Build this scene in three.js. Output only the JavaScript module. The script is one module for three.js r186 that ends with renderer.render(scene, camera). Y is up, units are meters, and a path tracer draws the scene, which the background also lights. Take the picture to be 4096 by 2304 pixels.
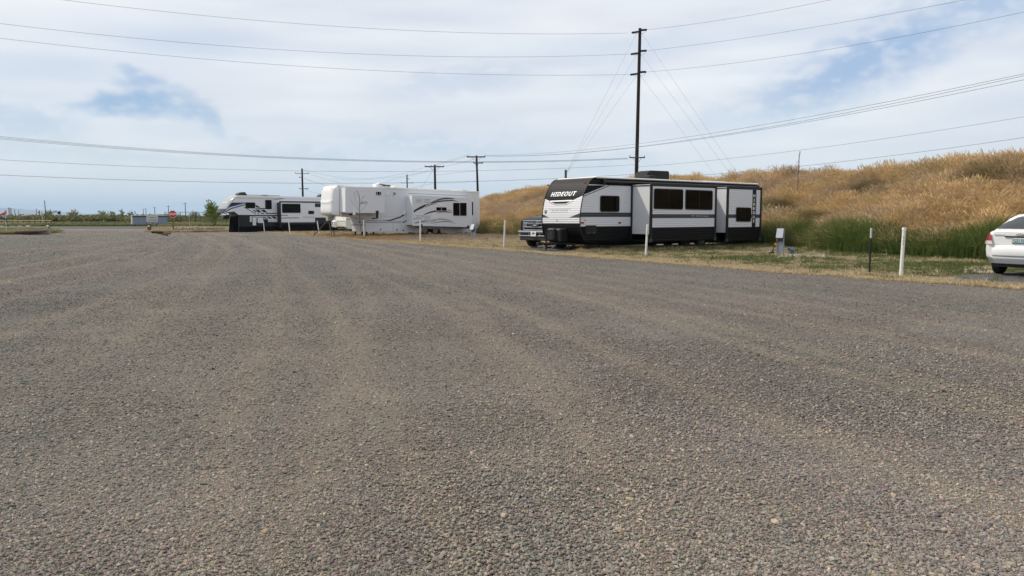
import * as THREE from 'three';
import { mergeGeometries, toCreasedNormals } from 'three/addons/utils/BufferGeometryUtils.js';
import { RoundedBoxGeometry } from 'three/addons/geometries/RoundedBoxGeometry.js';

// ---------- camera, sky, sun, exposure ----------
const scene = new THREE.Scene();
const FOC = 3000, HOR = 864, CAMH = 1.5;                  // focal length and horizon row in photo pixels, eye height in metres
const PITCH = Math.atan((1152 - HOR) / FOC);
const camera = new THREE.PerspectiveCamera(2 * Math.atan(1152 / FOC) * 180 / Math.PI, 16 / 9, 0.1, 40000);
camera.position.set(0, CAMH, 0);
camera.rotation.set(-PITCH, 0, 0);
const renderer = new THREE.WebGLRenderer({ antialias: true });
renderer.toneMapping = THREE.LinearToneMapping;
renderer.toneMappingExposure = 1.1;
renderer.shadowMap.enabled = true;
const SUN = new THREE.Vector3(-0.62, 0.80, -0.16).normalize();
const sun = new THREE.DirectionalLight(0xfff1de, 3.8);
sun.position.copy(SUN).multiplyScalar(200);
sun.castShadow = true; sun.shadow.radius = 3; sun.shadow.mapSize.set(4096, 4096);
Object.assign(sun.shadow.camera, { left: -90, right: 90, top: 90, bottom: -90, near: 1, far: 500 });
scene.add(sun, sun.target);

scene.fog = new THREE.FogExp2(0xb4cdea, 0.00008);
// ---------- random numbers and noise ----------
function rng(seed) { let a = seed >>> 0; return () => { a = (a + 0x6D2B79F5) | 0; let t = Math.imul(a ^ (a >>> 15), 1 | a); t = (t + Math.imul(t ^ (t >>> 7), 61 | t)) ^ t; return ((t ^ (t >>> 14)) >>> 0) / 4294967296; }; }
function h2(x, y) { let n = Math.imul(x | 0, 374761393) + Math.imul(y | 0, 668265263); n = Math.imul(n ^ (n >>> 13), 1274126177); return ((n ^ (n >>> 16)) >>> 0) / 4294967296; }
function vn(x, y) { const i = Math.floor(x), j = Math.floor(y); let f = x - i, g = y - j; f = f * f * (3 - 2 * f); g = g * g * (3 - 2 * g); const a = h2(i, j), b = h2(i + 1, j), c = h2(i, j + 1), d = h2(i + 1, j + 1); return a + (b - a) * f + (c - a) * g + (a - b - c + d) * f * g; }
function fbm(x, y, o = 4) { let s = 0, a = 0.5, t = 0; for (let k = 0; k < o; k++) { s += a * vn(x, y); t += a; a *= 0.5; x = x * 2.03 + 17.1; y = y * 2.03 + 9.7; } return s / t; }
const clamp = (v, a = 0, b = 1) => Math.min(b, Math.max(a, v));
const sm = (a, b, v) => { v = clamp((v - a) / (b - a)); return v * v * (3 - 2 * v); };
const lerp = (a, b, t) => a + (b - a) * t;
const lin = h => new THREE.Color(h);
const lerp3 = (a, b, t) => [lerp(a[0], b[0], t), lerp(a[1], b[1], t), lerp(a[2], b[2], t)];

// ---------- the sky: thin high cloud with blue openings ----------
{
  const W = 2048, H = 1024, data = new Float32Array(W * H * 4);
  const c3 = (r, g, b) => { const c = new THREE.Color().setRGB(r / 255, g / 255, b / 255, THREE.SRGBColorSpace); return [c.r, c.g, c.b]; };
  const blueHi = c3(152, 181, 216), blueLo = c3(180, 206, 222), cloudHi = c3(236, 239, 243), cloudLo = c3(230, 235, 239), hor = c3(210, 225, 232), greyC = c3(211, 218, 228);
  // openings in the cloud: azimuth, elevation, half sizes in degrees, tilt, depth
  const holes = [[-26.8, 8.6, 4.6, 0.95, 0.06, 1.0], [-25.6, 9.7, 2.1, 1.1, -0.3, 0.8], [-22.9, 8.3, 2.2, 0.7, -0.15, 0.8], [-20.6, 6.6, 2.5, 0.5, -0.25, 0.5], [-21.2, 7.6, 1.2, 0.7, -0.3, 0.75], [-33.5, 7.0, 4, 1.4, -0.2, 0.55], [-30, 5.2, 8, 0.7, -0.05, 0.4], [-15, 5.0, 6, 0.8, -0.1, 0.4],
    [25.0, 11.2, 9.0, 2.0, 0.36, 0.9], [34, 15.2, 7, 2.4, 0.35, 0.85], [20.5, 9.3, 3, 0.8, 0.2, 0.5], [7, 4.6, 4, 0.8, 0.05, 0.5], [-6, 6.0, 9, 1.0, -0.02, 0.45], [-4, 11, 6, 1.0, 0.15, 0.3], [10, 12.5, 5, 1.2, 0.3, 0.25], [52, 20, 10, 2, 0.3, 0.8], [-60, 16, 9, 2, -0.2, 0.7]];
  for (let j = 0; j < H; j++) {
    const el = ((j + 0.5) / H - 0.5) * Math.PI;                    // row 0 is the bottom
    for (let i = 0; i < W; i++) {
      const u = (i + 0.5) / W, ph = (u - 0.5) * 2 * Math.PI;       // u = atan2(z, x) / 2pi + 0.5
      const x = Math.cos(ph) * Math.cos(el), z = Math.sin(ph) * Math.cos(el), y = Math.sin(el);
      const e = Math.max(el, 0) * 57.296, az = Math.atan2(x, -z) * 57.296;
      const yy = Math.max(y, 0.02) + 0.06, qx = x / yy, qz = z / yy;
      const w1 = fbm(az * 0.16 + 40, e * 0.3 + 7, 5) - 0.5, w2 = fbm(az * 0.16 + 90, e * 0.3 + 70, 5) - 0.5, w3 = fbm(az * 0.6 + 9, e * 1.3 + 33, 4) - 0.5, w4 = fbm(az * 0.9 + e * 0.8 + 3, e * 3.4 - az * 0.5 + 12, 5) - 0.5;
      let blue = 0.13 * sm(0.48, 0.72, fbm(qx * 0.55 + 3.1, qz * 0.8 + 5.7, 5)) + 0.24 * sm(0.48, 0.80, fbm(az * 0.05 + 11, e * 0.42 + 3 - az * 0.01, 5));
      for (const [a, b, ra, rb, t, k] of holes) { const soft = a < -18 && a > -30 ? 0 : 1;
        let da = az - a + w1 * 4.5, de = e - b + 1.0 + w2 * 1.6 + w3 * 1.0 + w4 * 1.3;
        const ca = Math.cos(t), sa = Math.sin(t), p = (da * ca + de * sa) / ra, q = (-da * sa + de * ca) / rb;
        const r = Math.sqrt(p * p + q * q);
        blue = Math.max(blue, k * (1 - sm(0.3 - 0.1 * soft, 1.5 + 0.3 * soft, r)) * (1 - 0.3 * sm(0.05, 0.3, w3)) * (1 - 0.45 * sm(0.02, 0.22, w4)));
      }
      const up = sm(1, 17, e);
      let c = lerp3(lerp3(cloudLo, cloudHi, up), greyC, 0.55 * sm(0.45, 0.75, fbm(az * 0.035 + 60, e * 0.09 + 21, 4)));
      { const st = fbm(az * 0.11 + e * 0.25 + 5, e * 0.9 - az * 0.05 + 2, 5) - 0.5, k = 1 + 0.17 * st * sm(2, 8, e); c = [c[0] * k, c[1] * k, c[2] * (1 + 0.12 * st)]; }
      c = lerp3(c, lerp3(blueLo, blueHi, sm(3, 10, e)), blue);
      c = lerp3(hor, c, sm(-1, 5.5, e));
      const o = (j * W + i) * 4, g = el < 0 ? 0.55 : 1;
      data[o] = c[0] * g; data[o + 1] = c[1] * g; data[o + 2] = c[2] * g; data[o + 3] = 1;
    }
  }
  const t = new THREE.DataTexture(data, W, H, THREE.RGBAFormat, THREE.FloatType);
  t.mapping = THREE.EquirectangularReflectionMapping; t.magFilter = THREE.LinearFilter; t.minFilter = THREE.LinearFilter; t.needsUpdate = true;
  scene.background = t; scene.environment = t;
}

// ---------- photo pixel -> place ----------
const cP = Math.cos(PITCH), sP = Math.sin(PITCH);
function ray(px, py) { const a = (px - 2048) / FOC, b = -(py - 1152) / FOC; return new THREE.Vector3(a, b * cP - sP, -(cP + b * sP)); }
function at(px, py, H = 0) { const d = ray(px, py), k = (H - CAMH) / d.y; return new THREE.Vector3(d.x * k, H, d.z * k); }             // point of height H seen at that pixel
function atZ(px, py, Z) { const d = ray(px, py), k = Z / -d.z; return new THREE.Vector3(d.x * k, CAMH + d.y * k, -Z); }                 // point at a known depth
// the row of sites: p runs from the lot into a site, r along the row of marker posts
const TH = 31.3 * Math.PI / 180, pX = Math.cos(TH), pZ = Math.sin(TH);
const site = (s, t, y = 0) => new THREE.Vector3(s * pX - t * pZ, y, -(s * pZ + t * pX));
const toST = v => [v.x * pX - v.z * pZ, -v.x * pZ - v.z * pX];
// a vertical plane through two ground points: local x along it, y up, z towards the camera's side
function plane(A, B) {
  const dx = B.x - A.x, dz = B.z - A.z, L = Math.hypot(dx, dz), X = new THREE.Vector3(dx / L, 0, dz / L), N = new THREE.Vector3(-dz / L, 0, dx / L);
  const o = new THREE.Vector3(A.x, 0, A.z), rot = Math.atan2(-X.z, X.x), C = new THREE.Vector3(0, CAMH, 0).sub(o);
  const cl = [C.dot(X), C.y, C.dot(N)];
  const S = (px, py, dz = 0) => { const d = ray(px, py), k = (dz - cl[2]) / d.dot(N); return [cl[0] + d.dot(X) * k, cl[1] + d.y * k]; };
  const W = (u, y, z = 0) => new THREE.Vector3(o.x + X.x * u + N.x * z, y, o.z + X.z * u + N.z * z);
  return { o, X, N, L, rot, S, W };
}

// ---------- building helpers ----------
const used = {};
function numbered(n) { const k = used[n] = (used[n] ?? -1) + 1; return k ? `${n}_${String(k).padStart(3, '0')}` : n; }
function tag(o, label, category, group) { o.userData.label = label; o.userData.category = category; if (group) o.userData.group = group; return o; }
function thing(name, label, category, pos, rot = 0, group) { const g = new THREE.Group(); g.name = numbered(name); if (pos) g.position.copy(pos); g.rotation.y = rot; scene.add(g); return tag(g, label, category, group); }
function mesh(name, geo, mat, parent) { const m = new THREE.Mesh(Array.isArray(geo) ? merge(geo) : geo, mat); m.name = name; m.castShadow = m.receiveShadow = true; parent.add(m); return m; }
function struct(name, geo, mat) { const m = mesh(numbered(name), geo, mat, scene); m.userData.kind = 'structure'; return m; }
function merge(a) { if (a.length === 1) return a[0]; const keep = a.every(g => g.attributes.uv) ? ['position', 'normal', 'uv'] : ['position', 'normal']; return mergeGeometries(a.map(g => { g = g.index ? g.toNonIndexed() : g; for (const k of Object.keys(g.attributes)) if (!keep.includes(k)) g.deleteAttribute(k); return g; })); }
function box(w, h, d, x, y, z, r = 0) { const g = r ? new RoundedBoxGeometry(w, h, d, 2, Math.min(r, w / 2.01, h / 2.01, d / 2.01)) : new THREE.BoxGeometry(w, h, d); g.translate(x, y, z); return g; }
const bx = (x0, x1, y0, y1, z0, z1, r = 0) => box(x1 - x0, y1 - y0, z1 - z0, (x0 + x1) / 2, (y0 + y1) / 2, (z0 + z1) / 2, r);
function shapeOf(pts) { const s = new THREE.Shape(); pts.forEach(([x, y], i) => i ? s.lineTo(x, y) : s.moveTo(x, y)); return s; }
function slab(pts, z0, z1, bev = 0) { const g = new THREE.ExtrudeGeometry(shapeOf(pts), { depth: z1 - z0 - 2 * bev, bevelEnabled: bev > 0, bevelSize: bev, bevelThickness: bev, bevelSegments: 2, curveSegments: 4 }); g.translate(0, 0, z0 + bev); return g; }
function rrect(x0, y0, x1, y1, r, n = 4) { const o = []; for (const [cx, cy, a] of [[x1 - r, y1 - r, 0], [x0 + r, y1 - r, 1], [x0 + r, y0 + r, 2], [x1 - r, y0 + r, 3]]) for (let k = 0; k <= n; k++) { const t = (a + k / n) * Math.PI / 2; o.push([cx + r * Math.cos(t), cy + r * Math.sin(t)]); } return o; }
// rounded quadrilateral from four corners (TL, TR, BR, BL)
function rquad(q, r, n = 4) { const o = []; for (let i = 0; i < 4; i++) { const P = q[i], A = q[(i + 3) % 4], B = q[(i + 1) % 4]; const la = Math.hypot(A[0] - P[0], A[1] - P[1]), lb = Math.hypot(B[0] - P[0], B[1] - P[1]); const a = [P[0] + (A[0] - P[0]) * r / la, P[1] + (A[1] - P[1]) * r / la], b = [P[0] + (B[0] - P[0]) * r / lb, P[1] + (B[1] - P[1]) * r / lb]; for (let k = 0; k <= n; k++) { const t = k / n; o.push([(1 - t) * (1 - t) * a[0] + 2 * t * (1 - t) * P[0] + t * t * b[0], (1 - t) * (1 - t) * a[1] + 2 * t * (1 - t) * P[1] + t * t * b[1]]); } } return o.reverse(); }
function rod(a, b, r0, r1 = r0, n = 8) { a = a.isVector3 ? a : new THREE.Vector3(...a); b = b.isVector3 ? b : new THREE.Vector3(...b); const d = b.clone().sub(a), L = d.length(), g = new THREE.CylinderGeometry(r1, r0, L, n); g.translate(0, L / 2, 0); g.applyQuaternion(new THREE.Quaternion().setFromUnitVectors(new THREE.Vector3(0, 1, 0), d.normalize())); g.translate(a.x, a.y, a.z); return g; }
function tube(pts, r, seg = 24, n = 5) { return new THREE.TubeGeometry(new THREE.CatmullRomCurve3(pts.map(p => p.isVector3 ? p : new THREE.Vector3(...p))), seg, r, n); }
function disc(r, t, x, y, z, n = 20) { const g = new THREE.CylinderGeometry(r, r, t, n); g.rotateX(Math.PI / 2); g.translate(x, y, z); return g; }
function flip(g) { const i = g.index; for (let k = 0; k < i.count; k += 3) { const a = i.getX(k + 1); i.setX(k + 1, i.getX(k + 2)); i.setX(k + 2, a); } g.computeVertexNormals(); return g; }
// a sheet of rows x columns from a function (i, j) -> { p: [x, y, z], uv, c }
function sheet(ni, nj, f, uvf, cf) { const P = [], U = [], C = [], I = []; for (let j = 0; j <= nj; j++) for (let i = 0; i <= ni; i++) { const p = f(i, j); P.push(...p); if (uvf) U.push(...uvf(p, i, j)); if (cf) C.push(...cf(p, i, j)); } for (let j = 0; j < nj; j++) for (let i = 0; i < ni; i++) { const a = j * (ni + 1) + i, b = a + 1, c = a + ni + 1, d = c + 1; I.push(a, b, c, b, d, c); } const g = new THREE.BufferGeometry(); g.setAttribute('position', new THREE.Float32BufferAttribute(P, 3)); if (uvf) g.setAttribute('uv', new THREE.Float32BufferAttribute(U, 2)); if (cf) g.setAttribute('color', new THREE.Float32BufferAttribute(C, 3)); g.setIndex(I); g.computeVertexNormals(); return g; }
const M = (color, roughness = 0.7, metalness = 0, more = {}) => new THREE.MeshStandardMaterial({ color, roughness, metalness, ...more });
function tex(w, h, f, srgb = true, wrap = true) { const d = new Uint8Array(w * h * 4); for (let j = 0; j < h; j++) for (let i = 0; i < w; i++) { const c = f(i, j), o = (j * w + i) * 4; d[o] = clamp(c[0], 0, 255); d[o + 1] = clamp(c[1], 0, 255); d[o + 2] = clamp(c[2], 0, 255); d[o + 3] = 255; } const t = new THREE.DataTexture(d, w, h); t.magFilter = THREE.LinearFilter; t.minFilter = THREE.LinearFilter; if (wrap) t.wrapS = t.wrapT = THREE.RepeatWrapping; if (srgb) t.colorSpace = THREE.SRGBColorSpace; t.needsUpdate = true; return t; }
// print and paint on a flat or ribbed face: canvas in local metres
function paint(u0, u1, y0, y1, ppm, base, draw) {
  const cv = document.createElement('canvas'); cv.width = Math.min(2048, Math.round((u1 - u0) * ppm)); cv.height = Math.min(2048, Math.round((y1 - y0) * ppm));
  const c = cv.getContext('2d'), kx = cv.width / (u1 - u0), ky = cv.height / (y1 - y0);
  c.fillStyle = base; c.fillRect(0, 0, cv.width, cv.height);
  const m = ([u, y]) => [(u - u0) * kx, (y1 - y) * ky];
  const api = { c, m, kx, ky,
    poly(pts, col) { c.fillStyle = col; c.beginPath(); pts.forEach((p, i) => { const q = m(p); i ? c.lineTo(...q) : c.moveTo(...q); }); c.closePath(); c.fill(); },
    line(pts, w, col) { c.strokeStyle = col; c.lineWidth = w * kx; c.lineJoin = 'miter'; c.beginPath(); pts.forEach((p, i) => { const q = m(p); i ? c.lineTo(...q) : c.moveTo(...q); }); c.stroke(); },
    text(str, p, size, col, style = 'bold', slant = 0, stretch = 1, align = 'left', rise = 0) { const q = m(p); c.save(); c.translate(...q); c.transform(stretch * kx / ky, -rise, -slant, 1, 0, 0); c.fillStyle = col; c.textAlign = align; c.font = `${style} ${Math.round(size * ky)}px sans-serif`; c.fillText(str, 0, 0); c.restore(); } };
  draw(api);
  const t = new THREE.CanvasTexture(cv); t.colorSpace = THREE.SRGBColorSpace; t.magFilter = THREE.LinearFilter; return t;
}
const uvFlat = (u0, u1, y0, y1) => g => { const p = g.attributes.position, a = new Float32Array(p.count * 2); for (let i = 0; i < p.count; i++) { a[i * 2] = (p.getX(i) - u0) / (u1 - u0); a[i * 2 + 1] = (p.getY(i) - y0) / (y1 - y0); } g.setAttribute('uv', new THREE.BufferAttribute(a, 2)); return g; };
const mt = {
  black: M(0x0b0b0d, 0.45), rubber: M(0x101011, 0.85), tyre: M(0x141415, 0.9), steel: M(0x1a1a1c, 0.6, 0.3), chrome: M(0xa6a9ae, 0.16, 1), alloy: M(0xa9abae, 0.35, 0.9),
  glass: new THREE.MeshPhysicalMaterial({ color: 0x080a09, roughness: 0.06, specularIntensity: 0.22 }), white: M(0xd9dadb, 0.45), pvc: M(0xd6d5d0, 0.5), red: M(0x8e1410, 0.35), amber: M(0xb04a0c, 0.35),
  wood: M(0x4b3d31, 0.9), galv: M(0x8b9096, 0.5, 0.5), grey: M(0x8f959e, 0.55), greyBox: M(0x7d8590, 0.6), wire: M(0x2b2c2e, 0.6, 0.2), pole: M(0x2d221a, 0.9), insul: M(0x17120f, 0.4),
};

// ---------- the ground ----------
const EDGE = t => 16.7 + (fbm(t * 0.35 + 5, 2, 4) - 0.5) * 1.3 + (fbm(t * 2.1, 8, 3) - 0.5) * 0.5;      // where the gravel ends along the sites
const TOE = t => lerp(lerp(27.1, 31.0, sm(16.5, 25, t)), 30.3, sm(36, 56, t)) + (fbm(t * 0.25, 40, 3) - 0.5) * 0.8;
function crestH(t) { const k = [[-60, 3.4], [40, 3.4], [54, 3.4], [59, 3.35], [65, 2.95], [73, 1.7], [86, 0]]; if (t <= k[0][0]) return k[0][1]; for (let i = 1; i < k.length; i++) if (t < k[i][0]) return lerp(k[i - 1][1], k[i][1], (t - k[i - 1][0]) / (k[i][0] - k[i - 1][0])); return 0; }
function bankH(s, t) { const e = TOE(t), w = 8.6, k = (s - e) / w; const top = crestH(t) * (1 + 0.08 * (fbm(t * 0.13, 77, 3) - 0.5)); let y; if (k <= 0) y = 0; else if (k < 1) y = top * (0.88 * k + 0.12 * sm(0, 1, k)); else y = top * (1 - 0.9 * sm(1.6, 3.2, k)); return y + (k > 0 ? (fbm(s * 0.5, t * 0.5, 3) - 0.5) * 0.16 * sm(0, 0.3, k) * Math.min(1, top) : 0); }
const noiseTex = tex(512, 512, (i, j) => { const w = (a, b) => fbm(a, b, 5); const x = i / 512, y = j / 512, n = lerp(lerp(w(x * 24, y * 24), w(x * 24 - 24, y * 24), x), lerp(w(x * 24, y * 24 - 24), w(x * 24 - 24, y * 24 - 24), x), y), f = h2(i, j); const v = 120 + (n - 0.5) * 190 + (f - 0.5) * 70; return [v + 60, v + 60, v + 60]; });
noiseTex.repeat.set(1, 1);
// far base sheet out to the horizon: dry fields and scrub land
{
  const xs = [], N = 120, f = k => Math.sign(k) * (Math.abs(k) * 260 + Math.pow(Math.abs(k), 4) * 9000);
  const g = sheet(N, N, (i, j) => { const x = f(i / N * 2 - 1), z = f(j / N * 2 - 1); return [x, -0.06 - 0.000002 * 0, z]; }, p => [p[0] / 3, p[2] / 3], p => {
    const Z = -p[2], n = fbm(p[0] * 0.03, p[2] * 0.05, 4), m = fbm(p[0] * 0.2, p[2] * 0.2, 3);
    let c = lerp3([0.15, 0.12, 0.075], [0.24, 0.19, 0.11], m);
    if (Z > 100) { const grass = lerp3([0.10, 0.115, 0.035], [0.21, 0.185, 0.075], sm(0.35, 0.65, n * 0.6 + m * 0.4)); c = lerp3(c, grass, sm(100, 112, Z)); c = lerp3(c, [0.11, 0.105, 0.06], sm(160, 260, Z)); }
    return c; });
  flip(g);
  struct('ground', g, M(0xffffff, 1, 0, { map: noiseTex, vertexColors: true }));
}
// gravel
const gravelCells = 290, gravelCol = [[118, 112, 108], [106, 107, 101], [124, 113, 110], [96, 93, 91], [113, 117, 110], [133, 126, 118], [110, 100, 99], [128, 120, 106], [99, 104, 101]];
const gravelJ = (i, j) => [i + 0.5 + (h2(((i % gravelCells) + gravelCells) % gravelCells, ((j % gravelCells) + gravelCells) % gravelCells + 900) - 0.5) * 0.85, j + 0.5 + (h2(((i % gravelCells) + gravelCells) % gravelCells + 700, ((j % gravelCells) + gravelCells) % gravelCells) - 0.5) * 0.85];
const GT = 2048, gravelBump = new Uint8Array(GT * GT * 4);
const gravelMap = tex(GT, GT, (i, j) => {
  const x = i / GT * gravelCells, y = j / GT * gravelCells, ci = Math.floor(x), cj = Math.floor(y); let f1 = 9, f2 = 9, bi = 0, bj = 0;
  for (let a = -1; a < 2; a++) for (let b = -1; b < 2; b++) { const [qx, qy] = gravelJ(ci + a, cj + b), d = (qx - x) ** 2 + (qy - y) ** 2; if (d < f1) { f2 = f1; f1 = d; bi = ci + a; bj = cj + b; } else if (d < f2) f2 = d; }
  const w = k => ((k % gravelCells) + gravelCells) % gravelCells, r = h2(w(bi) + 33, w(bj) + 71), r2 = h2(w(bi) + 133, w(bj) + 371), e = Math.sqrt(f2) - Math.sqrt(f1);
  const stone = sm(0.0, 0.14 + 0.2 * r2, e), g = gravelCol[Math.floor(r * gravelCol.length)], k = 0.84 + 0.42 * r2 + (h2(i, j) - 0.5) * 0.16, dirt = [66, 60, 53];
  const o = (j * GT + i) * 4, hgt = stone * (90 + 130 * r2) + 20 + 12 * h2(i + 5, j); gravelBump[o] = gravelBump[o + 1] = gravelBump[o + 2] = hgt; gravelBump[o + 3] = 255;
  return [0, 1, 2].map(c => lerp(dirt[c] * (0.8 + 0.3 * h2(i, j + 9)), g[c] * k, stone));
});
const gravelBumpTex = new THREE.DataTexture(gravelBump, GT, GT); gravelBumpTex.magFilter = THREE.LinearFilter; gravelBumpTex.wrapS = gravelBumpTex.wrapT = THREE.RepeatWrapping; gravelBumpTex.needsUpdate = true;
// wheel-worn bands of tan fines and bands of purplish and greenish stone run towards the lot's entrance
const tracks = [[1.5, -0.28, -0.002, 0.9], [4.6, -0.30, -0.0018, 0.8], [-1.6, -0.22, -0.0026, 0.7], [9, -0.36, -0.0012, 0.9], [-5, -0.2, -0.0025, 0.6], [-9.5, -0.13, -0.0027, 0.7], [13, -0.45, 0, 0.6], [0.3, -0.10, -0.004, 0.55], [6.6, -0.24, -0.0025, 0.6], [-14, -0.05, -0.003, 0.5], [11, -0.30, -0.0015, 0.5]];
function lotTone(x, z) {
  const Z = -z, a = (Z + 0.30 * x) / 1.044, bb = (x + 0.30 * Z) / 1.044, b = bb + (fbm(a * 0.09, bb * 0.1 + 4, 3) - 0.5) * 3.2;
  const n1 = fbm(b * 1.0 + 3, a * 0.035 + 1, 4), n3 = fbm(x * 0.35, Z * 0.35, 4), n4 = fbm(x * 1.6 + 9, Z * 1.6, 3), n5 = fbm(x * 4.1, Z * 4.1, 3);
  let tr = 0; for (let k = 0; k < tracks.length; k++) { const [p, q, r, w] = tracks[k], c = x - (p + q * Z + r * Z * Z) + (vn(Z * 0.15, k * 9.1) - 0.5) * 0.5, sl = Math.sqrt(1 + (q + 2 * r * Z) ** 2), d = Math.abs(Math.abs(c / sl) - 0.85); if (d < 1.1) tr = Math.max(tr, w * Math.exp(-d * d / 0.03) * (0.5 + 0.9 * vn(Z * 0.09 + k * 5, k * 3.3))); }
  tr *= 0.8 + 0.9 * (n5 - 0.2);
  const tan = clamp(0.42 * sm(0.50, 0.72, n1 * 0.8 + n3 * 0.2) + sm(0.64, 0.80, n3 * 0.5 + n4 * 0.5) * 0.45 + tr), pur = sm(0.42, 0.66, fbm(b * 0.5 + 71, a * 0.1 + 55, 4));
  let c = lerp3([0.92, 0.95, 0.95], [1.0, 0.95, 0.95], pur); c = lerp3(c, [1.27, 1.19, 1.07], tan * 0.85);
  const k = 0.80 + 0.20 * fbm(b * 1.1, a * 0.3 + 70, 4) + 0.14 * (n4 - 0.5) + 0.12 * (n5 - 0.5); return [[c[0] * k, c[1] * k, c[2] * k], tan];
}
{
  const NS = 300, NT = 300, f = (k, a, b) => { const q = 3.6; return k < 0 ? -a * Math.sinh(q * -k) / Math.sinh(q) : b * Math.sinh(q * k) / Math.sinh(q); };
  const g = sheet(NS, NT, (i, j) => { const s = i < 210 ? f(-(210 - i) / 210, 170, 1) + 3.2 - 0 : 3.2 + (i - 210) / 90 * 14.6, tm = (108 - s * pZ) / pX, k = j / NT; const t = k < 0.12 ? -34 * (0.12 - k) / 0.12 : f((k - 0.12) / 0.88, 1, tm); const v = site(s, t); return [v.x, (fbm(v.x * 0.5, v.z * 0.5, 3) - 0.5) * 0.012, v.z]; }, p => [p[0] / 3.6 + p[2] * 0.02, p[2] / 3.6], p => lotTone(p[0], p[2])[0]);
  struct('gravel_lot', g, M(0xffffff, 0.95, 0, { map: gravelMap, bumpMap: gravelBumpTex, bumpScale: 0.014, vertexColors: true }));
}
// the road past the entrance
{
  const asphalt = M(0xffffff, 0.9, 0, { map: noiseTex, vertexColors: true });
  struct('road', flip(sheet(60, 8, (i, j) => [-330 + i * 6.5, 0.012, -(90 + j / 8 * 19 + 1.5 * Math.sin(i * 0.3) * 0.2)], p => [p[0] / 4, p[2] / 4], p => { const n = 0.075 + 0.03 * fbm(p[0] * 0.1, p[2], 3); return [n, n, n * 1.03]; })), asphalt);
  struct('road_edge_line', flip(sheet(40, 1, (i, j) => [-330 + i * 9.75, 0.017, -(107.3 + j * 0.18)], p => [p[0], p[2]])), M(0xb9b7ae, 0.8));
  struct('road_centre_line', flip(sheet(40, 1, (i, j) => [-330 + i * 9.75, 0.017, -(98 + j * 0.16)], p => [p[0], p[2]])), M(0x8a7d52, 0.8));
}
// paved pads of three sites
function pad(s0, s1, t0, t1, seed) {
  const g = sheet(30, 12, (i, j) => { let s = lerp(s0, s1, i / 30), t = lerp(t0, t1, j / 12); if (i === 0) s += (fbm(t * 1.3, seed, 3) - 0.5) * 0.3; if (j === 0 || j === 12) t += (fbm(s * 1.1, seed + j, 3) - 0.5) * 0.22; const v = site(s, t); return [v.x, i === 0 || j === 0 || j === 12 ? -0.02 : 0.052 + 0.01 * fbm(s, t), v.z]; }, p => [p[0] / 1.5, p[2] / 1.5], p => { const n = 0.085 + 0.05 * fbm(p[0] * 0.8, p[2] * 0.8, 4); return [n, n * 0.985, n]; });
  struct('parking_pad', g, M(0xffffff, 0.9, 0, { map: noiseTex, vertexColors: true }));
}
const padC = toST(at(3706, 1115)); pad(padC[0] + 0.2, 29.2, padC[1], padC[1] - 4.3, 3);
const padT = toST(at(2092, 1000)); pad(padT[0] - 0.6, 29.6, padT[1] + 0.5, padT[1] - 3.2, 9);
const padA = toST(at(1640, 957)); pad(padA[0] - 0.8, 29.8, padA[1] + 1.3, padA[1] - 2.4, 15);
// site lawn: green in the middle, straw towards the gravel
function lawnGreen(s, t) { const d = s - EDGE(t); let g = fbm(s * 0.55 + 3, t * 0.4 + 9, 4) * 0.75 + fbm(s * 2.1, t * 2.1, 3) * 0.25; g = sm(0.36, 0.62, g) * sm(0.7, 2.4, d); return g * lerp(1, 0.10, sm(19, 31, t)) * lerp(0.8, 1, sm(30, 12, t)); }
{
  const g = sheet(60, 420, (i, j) => { const t = -32 + j / 420 * 142, e = EDGE(t), k = i / 60, s = lerp(e, TOE(t) + 1.2, k * k * 0.5 + k * 0.5), v = site(s, t); return [v.x, i === 0 ? -0.004 : Math.min(0.03, 0.006 + k * 0.12) + (fbm(s * 1.2, t * 1.2, 3) - 0.5) * 0.03, v.z]; }, p => [p[0] / 1.3, p[2] / 1.3], p => { const [s, t] = toST(new THREE.Vector3(...p)), gr = lawnGreen(s, t), n = fbm(s * 1.5, t * 1.5, 3), warm = sm(38, 46, t) * sm(62, 52, t); return lerp3(lerp3(lerp3([0.24, 0.185, 0.11], [0.33, 0.27, 0.175], n), [0.25, 0.15, 0.095], 0.6 * warm), [0.085, 0.10, 0.032], gr * 0.9); });
  struct('lawn', g, M(0xffffff, 1, 0, { map: noiseTex, vertexColors: true }));
}
// the embankment behind the sites
{
  const g = sheet(70, 260, (i, j) => { const t = -40 + j / 260 * 130, s = TOE(t) - 0.3 + i / 70 * 30, v = site(s, t); return [v.x, bankH(s, t) + (i ? 0.0 : -0.1), v.z]; }, p => [p[0] / 2, p[2] / 2], p => { const n = fbm(p[0] * 0.6, p[2] * 0.6, 3); return lerp3([0.24, 0.175, 0.095], [0.36, 0.26, 0.14], n); });
  struct('embankment', g, M(0xffffff, 1, 0, { map: noiseTex, vertexColors: true }));
}
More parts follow.
